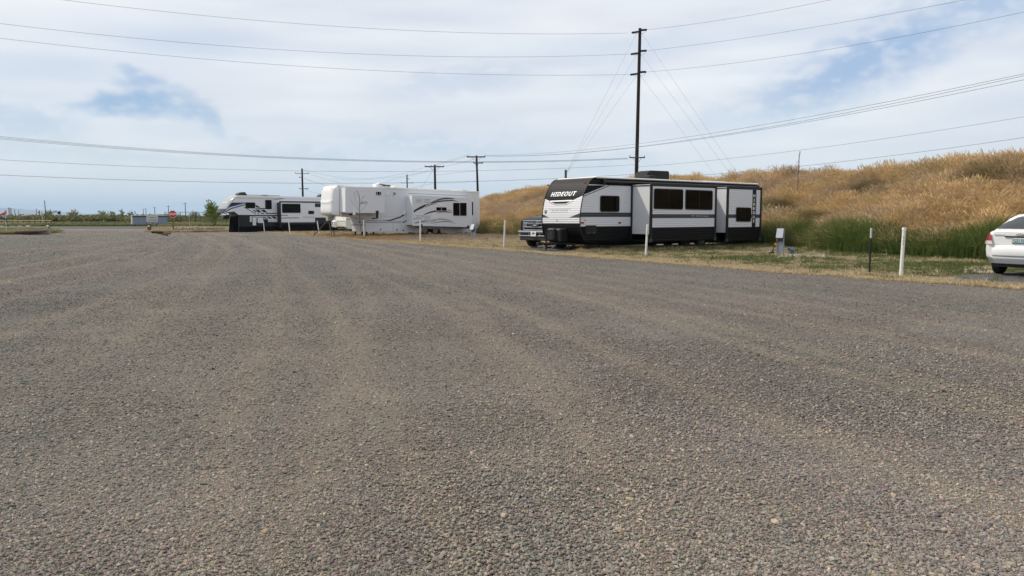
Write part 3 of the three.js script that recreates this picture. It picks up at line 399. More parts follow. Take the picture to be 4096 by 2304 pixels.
  mesh('air_conditioner', slab([[a0[0], HT + 0.02], [a0[0] + 0.02, HT + 0.16], [a0[0] + 0.14, ah - 0.07], [a0[0] + 0.35, ah - 0.01], [a1[0] - 0.03, ah], [a1[0], ah - 0.04], [a1[0], HT + 0.02]], zc - 0.38, zc + 0.38, 0.04), M(0x050506, 0.8), g);
  const vq = S(2598, 710, -0.55); mesh('vent_cover', box(0.42, 0.2, 0.42, vq[0], HT + 0.13, -0.55, 0.07), M(0x060607, 0.75), g);
  for (const [x, z] of [[2684, -0.9], [2767, -0.7]]) { const p = S(x, 720, z); mesh('vent_pipe', [rod([p[0], HT, z], [p[0], HT + 0.1, z], 0.03), rod([p[0], HT + 0.1, z], [p[0], HT + 0.14, z], 0.05)], M(0x3a3230, 0.7), g); }
  const k0 = S(2785, 722, zc)[0], k1 = S(2878, 722, zc)[0]; mesh('skylight', [slab([[k0, HT + 0.03], [k0 + 0.45, HT + 0.13], [k1, HT + 0.13], [k1, HT + 0.03]], zc - 0.3, zc + 0.3, 0.01)], M(0xb9bcbf, 0.3), g);
  // running gear
  for (const k of [0.56, 0.655]) { const x = lerp(uMin, uR, k); wheel(g, x, 0.35, -0.22, 0.22, 1, mt.alloy, 0.58, 6); wheel(g, x, 0.35, -W + 0.22, 0.22, -1, mt.alloy, 0.58, 6); }
  mesh('chassis', [bx(-0.1, uR + 0.1, yb - 0.2, yb - 0.02, -0.62, -0.54), bx(-0.1, uR + 0.1, yb - 0.2, yb - 0.02, -W + 0.54, -W + 0.62), bx(uR - 0.05, uR + 0.14, yb - 0.16, yb - 0.04, -W + 0.2, -0.2), rod([0, yb - 0.12, -0.58], [-2.0, yb - 0.12, zc - 0.03], 0.06, 0.06, 4), rod([0, yb - 0.12, -W + 0.58], [-2.0, yb - 0.12, zc + 0.03], 0.06, 0.06, 4), bx(-2.2, -1.9, yb - 0.18, yb - 0.04, zc - 0.07, zc + 0.07, 0.02), rod([lerp(uMin, uR, 0.56), 0.34, -0.25], [lerp(uMin, uR, 0.56), 0.34, -W + 0.25], 0.04), rod([lerp(uMin, uR, 0.655), 0.34, -0.25], [lerp(uMin, uR, 0.655), 0.34, -W + 0.25], 0.04)], mt.steel, g);
  const lp = mesh('gas_bottle_cover', [box(0.50, 0.60, 0.76, -1.05, yb + 0.22, zc, 0.09), box(0.26, 0.54, 0.44, -1.33, yb + 0.26, zc - 0.06, 0.08)], M(0x141517, 0.55), g);
  mesh('tongue_jack', [rod([-1.72, 0.12, zc], [-1.72, yb + 0.45, zc], 0.035), rod([-1.72, 0.03, zc], [-1.72, 0.14, zc], 0.03), box(0.26, 0.03, 0.26, -1.72, 0.03, zc), box(0.3, 0.08, 0.3, -1.72, 0.02, zc), rod([-1.72, yb + 0.4, zc], [-1.5, yb + 0.46, zc + 0.12], 0.02)], mt.steel, g);
  for (const z of [-0.12, 0.12]) mesh('safety_chain', tube([[-2.0, yb - 0.12, zc + z], [-1.95, 0.12, zc + z * 1.6], [-1.75, 0.08, zc + z * 1.8], [-1.4, yb - 0.16, zc + z * 2]], 0.016, 20, 5), mt.galv, g);
  mesh('breakaway_cable', tube([[-0.95, yb - 0.1, zc + 0.45], [-0.8, 0.12, zc + 0.62], [-0.5, 0.1, zc + 0.7], [-0.3, yb - 0.1, zc + 0.6]], 0.014, 20, 5), mt.rubber, g);
  for (const [u, z] of [[0.55, -0.4], [0.55, -W + 0.4], [uR - 1, -0.4], [uR - 1, -W + 0.4]]) mesh('scissor_jack', [rod([u - 0.28, yb - 0.04, z], [u, 0.2, z], 0.022), rod([u + 0.28, yb - 0.04, z], [u, 0.2, z], 0.022), rod([u - 0.2, 0.03, z], [u, 0.22, z], 0.022), rod([u + 0.2, 0.03, z], [u, 0.22, z], 0.022), box(0.5, 0.03, 0.18, u, 0.025, z)], mt.steel, g);
}

// ---------- the pickup behind it ----------
{
  const c = at(2126, 993), a = HF.rot + 0.14, fx = new THREE.Vector3(Math.cos(a), 0, -Math.sin(a)), fn = new THREE.Vector3(Math.sin(a), 0, Math.cos(a)), o = c.clone().addScaledVector(fx, -0.77).addScaledVector(fn, 0.84); o.y = 0.054;
  const g = thing('pickup_truck', 'black pickup truck with chrome grille parked behind the ribbed black-nosed trailer', 'truck', o, a);
  const bodyM = new THREE.MeshPhysicalMaterial({ color: 0x060709, roughness: 0.42, specularIntensity: 0.35, clearcoat: 0.12, clearcoatRoughness: 0.1 });
  const arch = (x, r) => { const a = []; for (let k = 0; k <= 8; k++) { const t = Math.PI * (k / 8); a.push([x + r * Math.cos(t), 0.42 + r * Math.sin(t)]); } return a; };
  const low = [[0.30, 0.62], ...arch(0.92, 0.52).reverse(), [4.4, 0.55], ...arch(5.0, 0.52).reverse(), [6.25, 0.62], [6.28, 1.36], [4.62, 1.38], [4.55, 1.36], [2.0, 1.38], [1.9, 1.36], [0.42, 1.28], [0.24, 1.2], [0.2, 0.75]];
  mesh('body', slab(low, -0.99, 0.99, 0.05), bodyM, g);
  mesh('hood', slab([[0.22, 1.15], [0.26, 1.24], [0.5, 1.33], [1.2, 1.40], [1.95, 1.43], [1.98, 1.36], [0.3, 1.12]], -0.84, 0.84, 0.05), bodyM, g);
  const cab = mesh('cab', slab([[1.9, 1.36], [2.62, 1.92], [2.85, 1.97], [4.2, 1.96], [4.45, 1.86], [4.55, 1.36]], -0.84, 0.84, 0.06), bodyM, g);
  mesh('windscreen', (() => { const p = slab([[1.97, 1.41], [2.58, 1.895], [2.6, 1.9], [2.0, 1.40]], -0.72, 0.72); p.translate(-0.035, 0.02, 0); return p; })(), mt.glass, cab);
  for (const z of [0.842, -0.866]) { mesh('side_window', slab([[2.45, 1.42], [2.8, 1.87], [3.35, 1.88], [3.35, 1.42]], z, z + 0.024), mt.glass, cab); mesh('side_window', slab([[3.43, 1.42], [3.43, 1.88], [4.2, 1.86], [4.3, 1.42]], z, z + 0.024), mt.glass, cab); }
  const gr = mesh('grille', bx(0.17, 0.24, 0.80, 1.24, -0.72, 0.72, 0.03), M(0x15161a, 0.4), g);
  const frame = [bx(0.11, 0.2, 1.185, 1.25, -0.76, 0.76, 0.025), bx(0.11, 0.2, 0.78, 0.84, -0.76, 0.76, 0.025), bx(0.10, 0.18, 0.91, 0.985, -0.76, 0.76, 0.025), bx(0.10, 0.18, 1.07, 1.145, -0.76, 0.76, 0.025), bx(0.12, 0.2, 0.8, 1.24, -0.78, -0.70, 0.02), bx(0.12, 0.2, 0.8, 1.24, 0.70, 0.78, 0.02)]; for (const z of [-0.62, 0.62]) frame.push(bx(0.105, 0.17, 0.90, 1.15, z - 0.1, z + 0.1, 0.02)); mesh('chrome_bars', frame, mt.chrome, gr);
  const em = new THREE.CylinderGeometry(1, 1, 1, 28); em.rotateZ(Math.PI / 2); em.scale(0.05, 0.085, 0.2); em.translate(0.09, 1.03, 0); const e2 = em.clone(); e2.translate(-0.09, -1.03, 0); e2.scale(1, 1.2, 1.12); e2.translate(0.1, 1.03, 0);
  const bt = paint(0, 0.4, 0, 0.17, 640, '#15203c', P => { fitText(P, 'Ford', [0.1, 0.055], [0.3, 0.055], 0.07, '#e6e8ee', 'italic bold', 0.2); });
  const emb = mesh('badge_ring', e2, mt.chrome, gr); { const p = em.attributes.position, uv = new Float32Array(p.count * 2); for (let i = 0; i < p.count; i++) { uv[2 * i] = (p.getZ(i) + 0.2) / 0.4; uv[2 * i + 1] = (p.getY(i) - 0.945) / 0.17; } em.setAttribute('uv', new THREE.BufferAttribute(uv, 2)); } mesh('badge', em, M(0xffffff, 0.3, 0, { map: bt }), gr);
  for (const z of [-0.87, 0.87]) { const h = mesh('headlight', bx(0.19, 0.42, 0.82, 1.2, z - 0.10, z + 0.10, 0.04), new THREE.MeshPhysicalMaterial({ color: 0xb9bfc6, roughness: 0.12, clearcoat: 1 }), g); mesh('lamp_divider', bx(0.175, 0.2, 0.97, 1.0, z - 0.09, z + 0.09), mt.chrome, h); }
  const bp = mesh('bumper', [bx(0, 0.22, 0.66, 0.78, -1.0, 1.0, 0.05), bx(0.03, 0.22, 0.50, 0.585, -0.98, 0.98, 0.035), bx(0.05, 0.22, 0.56, 0.70, -0.99, -0.87, 0.03), bx(0.05, 0.22, 0.56, 0.70, 0.87, 0.99, 0.03), bx(0.05, 0.22, 0.56, 0.70, 0.3, 0.36), bx(0.05, 0.22, 0.56, 0.70, -0.36, -0.3)], mt.chrome, g);
  mesh('lower_intake', bx(0.09, 0.24, 0.56, 0.70, -0.9, 0.9), M(0x0c0c0d, 0.6), bp); mesh('valance', bx(0.06, 0.4, 0.34, 0.51, -0.92, 0.92, 0.04), M(0x2c2d30, 0.7), g);
  const pt = paint(0, 0.32, 0, 0.24, 400, '#dfe0dd', P => { P.poly([[0.09, 0.05], [0.07, 0.12], [0.11, 0.18], [0.19, 0.195], [0.25, 0.15], [0.27, 0.09], [0.22, 0.12], [0.19, 0.07], [0.16, 0.05], [0.17, 0.11], [0.13, 0.11]], '#15171a'); P.poly([[0.12, 0.14], [0.18, 0.17], [0.22, 0.15]], '#dfe0dd'); });
  { const q = bx(-0.012, -0.002, 0.54, 0.76, -0.16, 0.16), p = q.attributes.position, uv = q.attributes.uv; for (let i = 0; i < p.count; i++) uv.setXY(i, (p.getZ(i) + 0.16) / 0.32, (p.getY(i) - 0.54) / 0.22); mesh('front_plate', q, M(0xffffff, 0.5, 0, { map: pt }), g); }
  for (const z of [0.84, -0.84]) { wheel(g, 0.92, 0.42, z, 0.29, Math.sign(z), mt.alloy, 0.6, 8); wheel(g, 5.0, 0.42, z, 0.29, Math.sign(z), mt.alloy, 0.6, 8); const mz = z * 1.32; mesh('mirror', [box(0.1, 0.34, 0.24, 2.35, 1.5, mz, 0.04), rod([2.4, 1.42, z], [2.37, 1.45, mz], 0.025)], M(0x101012, 0.4), g); }
  mesh('chassis', [bx(0.5, 6.2, 0.42, 0.62, -0.5, -0.4), bx(0.5, 6.2, 0.42, 0.62, 0.4, 0.5), rod([0.92, 0.42, -0.8], [0.92, 0.42, 0.8], 0.06), rod([5, 0.42, -0.8], [5, 0.42, 0.8], 0.07), bx(6.2, 6.36, 0.55, 0.72, -0.95, 0.95, 0.03)], mt.steel, g);
}

// ---------- the white fifth-wheel with the big slide-outs ----------
const clean = (c, r = 0.42) => new THREE.MeshPhysicalMaterial({ color: c, roughness: r, specularIntensity: 0.7 });
const AF = plane(at(1455, 946), at(1455, 946).add(new THREE.Vector3(Math.cos(0.64), 0, -Math.sin(0.64))));
AF.o.add(AF.N.clone().multiplyScalar(-0.75));
const AFp = plane(AF.o, AF.o.clone().add(AF.X));
{
  const S = AFp.S, W = 2.44, g = thing('fifth_wheel_trailer', 'long white fifth-wheel trailer with dark swoosh stripes and a tall bedroom slide-out', 'trailer', AFp.o, AFp.rot);
  const P2 = a => a.map(p => S(...p));
  const cW = 0xd3d6da, body = clean(cW), trim = clean(0xdfe1e3);
  // body outline: overhang, drop wall, floor
  const rT0 = S(1357, 743), rT1 = S(1915, 769), uR = S(1916, 850)[0];
  const outline = [S(1357, 743), S(1357, 864), S(1456, 868), S(1465, 927), S(1660, 930), S(1686, 930), S(1692, 915), S(1759, 916), S(1767, 931), S(1822, 936), S(1895, 936), [uR, S(1916, 922)[1]], rT1];
  const sideT = paint(S(1357, 800)[0], uR, 0.2, 3.8, 160, '#d0d3d8', P => {
    P.poly(P2([[1520, 884], [1560, 879], [1600, 866], [1637, 841], [1637, 851], [1600, 872], [1560, 884]]), '#2b2d36'); P.poly(P2([[1610, 890], [1637, 874], [1637, 879], [1612, 893]]), '#4b2a34');
    P.line(P2([[1461, 883], [1604, 885]]), 0.03, '#4a4c54'); P.line(P2([[1461, 889], [1604, 891]]), 0.035, '#4a4c54');
    P.line(P2([[1608, 888], [1612, 888]]), 0.05, '#3a3c44');
    for (const [x0, y0, x1, y1] of [[1616, 903, 1657, 924], [1461, 882, 1571, 926], [1573, 884, 1604, 926], [1772, 908, 1822, 934], [1826, 909, 1850, 928], [1860, 914, 1876, 928], [1878, 908, 1892, 924]]) { const q = rect(S, x0, y0, x1, y1, 0); P.line([...q, q[0]], 0.016, '#9da0a6'); }
    P.line(P2([[1358, 864], [1357, 745]]), 0.03, '#8d9097'); P.line(P2([[1536, 866], [1608, 867]]), 0.018, '#a4a7ac');
    P.line(P2([[1631, 773], [1873, 784]]), 0.035, '#7d8086'); P.line(P2([[1892, 760], [1914, 930]]), 0.0, '#888');
  });
  mesh('body', uvFlat(S(1357, 800)[0], uR, 0.2, 3.8)(slab(outline, -W, 0)), new THREE.MeshPhysicalMaterial({ map: sideT, roughness: 0.42, specularIntensity: 0.7 }), g);
  // moulded nose cap, swelling forwards
  const uC = rT0[0], yT = S(1357, 742)[1], yB = S(1357, 865)[1];
  const cap = sheet(28, 24, (i, j) => { const a = i / 28 * 2 - 1, b = j / 24, z = -W / 2 + a * (W / 2) * 1.0, y = lerp(yB, yT, b), ez = Math.pow(1 - Math.pow(Math.abs(a), 7), 0.4), ey = Math.pow(clamp(1 - Math.pow(Math.abs(b * 2 - 1), 8)), 0.4), lean = 1 - 0.32 * Math.pow(b, 1.6), gro = 0.05 * Math.exp(-Math.pow((b - 0.46 - 0.04 * a * a) / 0.03, 2)); return [uC + 0.02 - 0.66 * ez * ey * lean - gro * ez, y, z]; });
  mesh('nose_cap', cap, clean(0xdcdee0, 0.3), g);
  for (const z of [-0.35, -W + 0.35]) mesh('marker_lamp', new THREE.SphereGeometry(0.035, 10, 8).translate(uC - 0.42, yT - 0.22, z), M(0x2a2320, 0.4), g);
  mesh('roof', slab([[uC - 0.12, rT0[1] - 0.03], [uC - 0.12, rT0[1] + 0.05], [uR + 0.02, rT1[1] + 0.05], [uR + 0.02, rT1[1] - 0.03]], -W - 0.02, 0.03, 0.015), clean(0xdcdcd8, 0.5), g);
  mesh('rear_trim', slab([[uR - 0.02, rT1[1]], [uR + 0.035, rT1[1]], [uR + 0.035, S(1916, 922)[1]], [uR - 0.02, S(1916, 922)[1]]], -W, 0.012, 0.006), trim, g);
  const tl = rect(S, 1913, 901, 1918, 918, 0); mesh('tail_lamp', bx(uR + 0.036, uR + 0.07, tl[2][1], tl[0][1], -0.28, -0.12, 0.01), mt.red, g);
  // bedroom slide-out
  function slideBox(x0, x1, yt0, yt1, yb0, yb1, xw, label, T) {
    let d = 0.6, a = 0.2, b = 1.6; const uw = S(xw, 840)[0]; for (let k = 0; k < 30; k++) { d = (a + b) / 2; S(x0, 840, d)[0] > uw ? b = d : a = d; } d = clamp(d, 0.35, 1.0);
    const q = [S(x0, yt0, d), S(x1, yt1, d), S(x1, yb1, d), S(x0, yb0, d)], m = mesh('slide_out', slab([q[3], q[2], q[1], q[0]], 0.002, d - 0.03), clean(0xdadde0), g); m.userData.label = label;
    const f = rquad([[q[0][0] - 0.05, q[0][1] + 0.05], [q[1][0] + 0.05, q[1][1] + 0.05], [q[2][0] + 0.05, q[2][1] - 0.05], [q[3][0] - 0.05, q[3][1] - 0.05]], 0.06);
    const u0 = q[0][0] - 0.06, u1 = q[1][0] + 0.06, y0 = Math.min(q[2][1], q[3][1]) - 0.06, y1 = Math.max(q[0][1], q[1][1]) + 0.06;
    const t = paint(u0, u1, y0, y1, 220, '#d0d3d8', P => T(P, (x, y) => S(x, y, d)));
    mesh('face', uvFlat(u0, u1, y0, y1)(slab(f, d - 0.03, d + 0.01, 0.008)), new THREE.MeshPhysicalMaterial({ map: t, roughness: 0.42, specularIntensity: 0.7 }), m);
    return [m, d];
  }
  const [s1, d1] = slideBox(1384, 1536, 751, 753, 848, 850, 1372, 'bedroom slide-out with script lettering', (P, s) => { fitText(P, 'Alfa', s(1438, 816), s(1468, 816), 0.2, '#33343a', 'italic', 0.35); P.line([s(1436, 811), s(1446, 815), s(1452, 806)], 0.02, '#33343a'); });
  const bq = rect(S, 1502, 765, 1525, 782, d1), bw = win(s1, bq, d1 + 0.012, 0.07, 0.03, trim, mt.glass, [0.25, 0.75]);
  const [s2, d2] = slideBox(1651, 1885, 783, 796, 900, 906, 1637, 'main slide-out with sweeping dark stripes', (P, s) => {
    const q = a => a.map(p => s(1600 + p[0] / 6.04, 720 + p[1] / 6.04)), arcs = (pts, w, c) => { const cv = new THREE.CatmullRomCurve3(q(pts).map(([a, b]) => new THREE.Vector3(a, b, 0))).getPoints(30), up = [], dn = []; cv.forEach((p, i) => { const k = w * Math.pow(Math.sin(Math.PI * clamp(0.06 + i / 32)), 0.6) / 2; up.push([p.x, p.y + k]); dn.unshift([p.x, p.y - k]); }); P.poly([...up, ...dn], c); };
    P.poly(q([[330, 735], [460, 655], [600, 590], [620, 600], [520, 690], [400, 745], [332, 792]]), '#2d2f38');
    arcs([[520, 690], [680, 580], [860, 530], [1060, 505], [1290, 500], [1410, 530]], 0.11, '#2d2f38'); arcs([[740, 550], [900, 480], [1080, 440], [1240, 445], [1330, 455]], 0.07, '#32343d'); arcs([[600, 660], [760, 590], [900, 560]], 0.06, '#32343d'); arcs([[860, 515], [1000, 470], [1200, 455], [1310, 470]], 0.05, '#3a3c45');
    arcs([[570, 840], [700, 790], [870, 750], [1010, 762], [1150, 770], [1255, 800]], 0.13, '#54303c'); arcs([[580, 830], [720, 775], [860, 748]], 0.05, '#2d2f38'); arcs([[1140, 715], [1200, 735], [1260, 760]], 0.06, '#54303c'); arcs([[740, 815], [860, 795], [1010, 790]], 0.04, '#2d2f38');
    arcs([[340, 1045], [500, 1010], [660, 980]], 0.12, '#82807e'); arcs([[500, 1050], [700, 990], [950, 950], [1150, 970], [1300, 1000]], 0.06, '#8c8a87'); arcs([[740, 1050], [900, 1020], [1080, 1000], [1240, 1020], [1350, 1050]], 0.09, '#8c8a87'); arcs([[640, 1050], [820, 990], [900, 970]], 0.05, '#8c8a87'); arcs([[900, 945], [960, 935], [1100, 945], [1280, 990]], 0.03, '#76746f');
    P.poly(q([[330, 930], [355, 915], [355, 945], [332, 960]]), '#33353d'); P.poly(q([[540, 860], [562, 850], [562, 880], [540, 895]]), '#33353d');
    fitText(P, '40', s(1741, 898), s(1746, 898), 0.04, '#333', 'bold');
  });
  const z2 = d2 + 0.012, R2 = (x0, y0, x1, y1) => rect(S, 1600 + x0 / 6.04, 720 + y0 / 6.04, 1600 + x1 / 6.04, 720 + y1 / 6.04, d2);
  win(s2, R2(1268, 540, 1612, 876), z2, 0.06, 0.035, trim, mt.glass, [0.5]); win(s2, R2(862, 650, 1128, 752), z2, 0.07, 0.03, trim, mt.glass, [0.5]);
  for (const [x, y] of [[370, 452], [575, 458], [370, 855], [575, 862]]) { const lv = mesh('louvre_panel', slab(rquad(R2(x, y, x + 158, y + 112), 0.02), z2, z2 + 0.012, 0.003), clean(0xd5d8db), s2); for (const k of [6, 42, 78]) { const q = R2(x + 6, y + k, x + 150, y + k + 8); mesh('louvre', slab([q[3], q[2], q[1], q[0]], z2 + 0.013, z2 + 0.02), M(0x3f434b, 0.6), lv); } }
  { const q = R2(952, 596, 1036, 640); mesh('porch_lamp', slab([q[3], q[2], q[1], q[0]], z2, z2 + 0.06, 0.012), clean(0xdcdcd2, 0.3), s2); const v = R2(762, 790, 900, 950); mesh('vent_cover', slab(rquad(v, 0.05), z2, z2 + 0.01, 0.003), clean(0xd3d6da), s2); }
  // black arms and feet under the slide-outs
  const leg = (pts, z, m) => mesh('slide_arm', slab(pts, z - 0.08, z), m, g); { const a = (x, y) => S(x, y, d1); leg([a(1503, 843), a(1514, 843), a(1511, 874), a(1488, 877), a(1488, 872), a(1504, 870)].reverse(), d1 + 0.06, mt.black); leg([a(1409, 839), a(1422, 839), a(1420, 860), a(1411, 860)].reverse(), d1 + 0.06, clean(0xd9dcdf)); const b = (x, y) => S(x, y, d2); leg([b(1869, 902), b(1876, 902), b(1875, 914), b(1851, 914), b(1851, 909), b(1867, 909)].reverse(), d2 + 0.05, mt.black); leg([b(1679, 898), b(1689, 897), b(1688, 910), b(1666, 910), b(1666, 905), b(1679, 905)].reverse(), d2 + 0.05, mt.black); const c = rect(S, 1396, 856, 1410, 861, 0); mesh('slide_arm', slab([c[3], c[2], c[1], c[0]], 0, 0.06), mt.black, g); }
  // openings and fittings on the flat wall
  const rv = S(1577, 775); mesh('round_vent', [disc(0.13, 0.03, rv[0], rv[1], 0.015, 24)], M(0x7f8388, 0.5), g); { const t = new THREE.TorusGeometry(0.14, 0.02, 8, 28); t.translate(rv[0], rv[1], 0.02); mesh('vent_ring', t, trim, g); }
  for (const [x0, y0, x1, y1] of [[1545, 773, 1554, 781], [1611, 844, 1623, 858]]) { const q = rect(S, x0, y0, x1, y1, 0); mesh('outlet_cover', slab([q[3], q[2], q[1], q[0]], 0.001, 0.04, 0.01), trim, g); }
  for (const [x, y] of [[1522, 918], [1587, 919]]) { const p = S(x, y); mesh('latch', bx(p[0] - 0.05, p[0] + 0.05, p[1] - 0.055, p[1] + 0.055, 0.001, 0.02, 0.01), mt.black, g); }
  { const p = S(1613, 921); mesh('hookup_box', bx(p[0] - 0.06, p[0] + 0.05, p[1] - 0.06, p[1] + 0.06, 0.001, 0.025, 0.01), M(0x333a44, 0.5), g); const q = S(1374, 857); mesh('marker_lamp', box(0.12, 0.05, 0.03, q[0], q[1], 0.016, 0.01), mt.red, g); }
  { const q = rect(S, 1888, 808, 1892, 860, 0); const w = mesh('window', slab(rquad(q, 0.02), 0.002, 0.02, 0.004), mt.glass, g); }
  const gt = [S(1355, 866), S(1470, 868), S(1470, 871), S(1355, 866.5)]; mesh('overhang_rail', slab(gt.reverse(), 0.0, 0.03), trim, g);
  const lg = S(1405, 885)[0]; mesh('pin_box', [slab([S(1334, 866), S(1362, 866), S(1352, 884), S(1336, 882)].map(p => p).reverse(), -W / 2 - 0.2, -W / 2 + 0.2, 0.02)], M(0xa8a7a0, 0.6), g);
  mesh('cable_loop', tube([[S(1345, 880)[0], S(1345, 880)[1], -1], [S(1351, 892)[0], S(1351, 892)[1], -0.95], [S(1346, 900)[0], S(1346, 900)[1], -1], [S(1342, 885)[0], S(1342, 885)[1], -1.05]], 0.02, 24, 5), mt.rubber, g);
  for (const x of [1472, 1500]) { const p = S(x, 926); for (const z of [-0.25, -W + 0.25]) mesh('landing_leg', [bx(p[0] - 0.05, p[0] + 0.05, 0.05, p[1] + 0.1, z - 0.05, z + 0.05), box(0.26, 0.04, 0.26, p[0], 0.03, z)], mt.steel, g); }
  for (const x of [1699, 1741]) { const u = S(x, 931, -0.1)[0]; wheel(g, u, 0.37, -0.17, 0.22, 1, M(0xb9babb, 0.45, 0.3), 0.62, 8); wheel(g, u, 0.37, -W + 0.17, 0.22, -1, M(0xb9babb, 0.45, 0.3), 0.62, 8); }
  const w0 = S(1686, 930)[0], w1 = S(1767, 930)[0]; mesh('wheel_housing', [bx(w0, w1, 0.75, 0.8, -0.5, -0.01), bx(w0, w1, 0.35, 0.78, -0.52, -0.47)], mt.black, g);
  mesh('chassis', [bx(S(1470, 926)[0], uR - 0.1, 0.36, 0.5, -0.7, -0.6), bx(S(1470, 926)[0], uR - 0.1, 0.36, 0.5, -W + 0.6, -W + 0.7), rod([w0 + 0.7, 0.37, -0.2], [w0 + 0.7, 0.37, -W + 0.2], 0.05), rod([w1 - 0.7, 0.37, -0.2], [w1 - 0.7, 0.37, -W + 0.2], 0.05), bx(S(1820, 936)[0], S(1840, 936)[0], 0.22, 0.4, -0.5, -0.3), bx(S(1860, 936)[0], S(1872, 936)[0], 0.3, 0.4, -0.8, -0.3)], mt.steel, g);
  // roof fittings
  const rz = -1.0, RY = x => lerp(rT0[1], rT1[1], (x - rT0[0]) / (rT1[0] - rT0[0])) + 0.05, ru = (x) => S(x, 748, rz)[0];
  { const a = ru(1498), b = ru(1552); mesh('air_conditioner', [slab([[a, RY(a)], [a + 0.02, RY(a) + 0.2], [a + 0.25, RY(a) + 0.27], [b - 0.1, RY(b) + 0.24], [b, RY(b) + 0.1], [b, RY(b)]], rz - 0.35, rz + 0.35, 0.04), box(0.3, 0.1, 0.3, a + 0.35, RY(a) + 0.3, rz + 0.1, 0.03)], clean(0xd5d7d8, 0.5), g); mesh('folded_antenna', [rod([a + 0.25, RY(a) + 0.24, rz + 0.4], [b - 0.1, RY(b) + 0.14, rz + 0.45], 0.03), rod([a + 0.5, RY(a) + 0.12, rz + 0.42], [b, RY(b) + 0.2, rz + 0.42], 0.03)], M(0x2a2b2d, 0.5), g); }
  { const p = ru(1575), d = new THREE.SphereGeometry(1, 20, 10, 0, 6.3, 0, Math.PI / 2); d.scale(0.28, 0.19, 0.28); d.translate(p, RY(p) - 0.01, rz); mesh('satellite_dome', d, M(0xcfc8a8, 0.5), g); }
  for (const [x, h] of [[1427, 0.08], [1822, 0.1]]) { const p = ru(x); mesh('roof_vent', box(0.5, h, 0.5, p, RY(p) + h / 2, rz, 0.03), clean(0xdddedf, 0.5), g); }
  { const p = ru(1862); mesh('roof_antenna', [rod([p, RY(p), rz], [p, RY(p) + 0.12, rz], 0.015), rod([p - 0.16, RY(p) + 0.12, rz], [p + 0.16, RY(p) + 0.08, rz], 0.015), rod([p - 0.2, RY(p), rz], [p - 0.22, RY(p) + 0.2, rz], 0.02)], M(0x808487, 0.5), g); }
  // the tripod under the pin
  const T = AFp.W(S(1342, 884)[0], 0, -W / 2), tp = thing('pin_tripod', 'dark steel tripod stand propping the white fifth-wheel nose', 'stand', T); const hy = S(1342, 886)[1];
  for (const [x, z, n] of [[-1.05, 0.5, 0], [0.42, 0.85, 1], [0.2, -1.0, 2]]) mesh('leg', rod([x * 0.12, hy, z * 0.12], [x, 0.02, z], 0.035), M(0x3b332e, 0.8), tp); mesh('cap', [rod([0, hy - 0.08, 0], [0, hy + 0.06, 0], 0.13), rod([0, hy + 0.02, 0], [0, hy + 0.16, 0], 0.05)], M(0x3b332e, 0.8), tp);
}

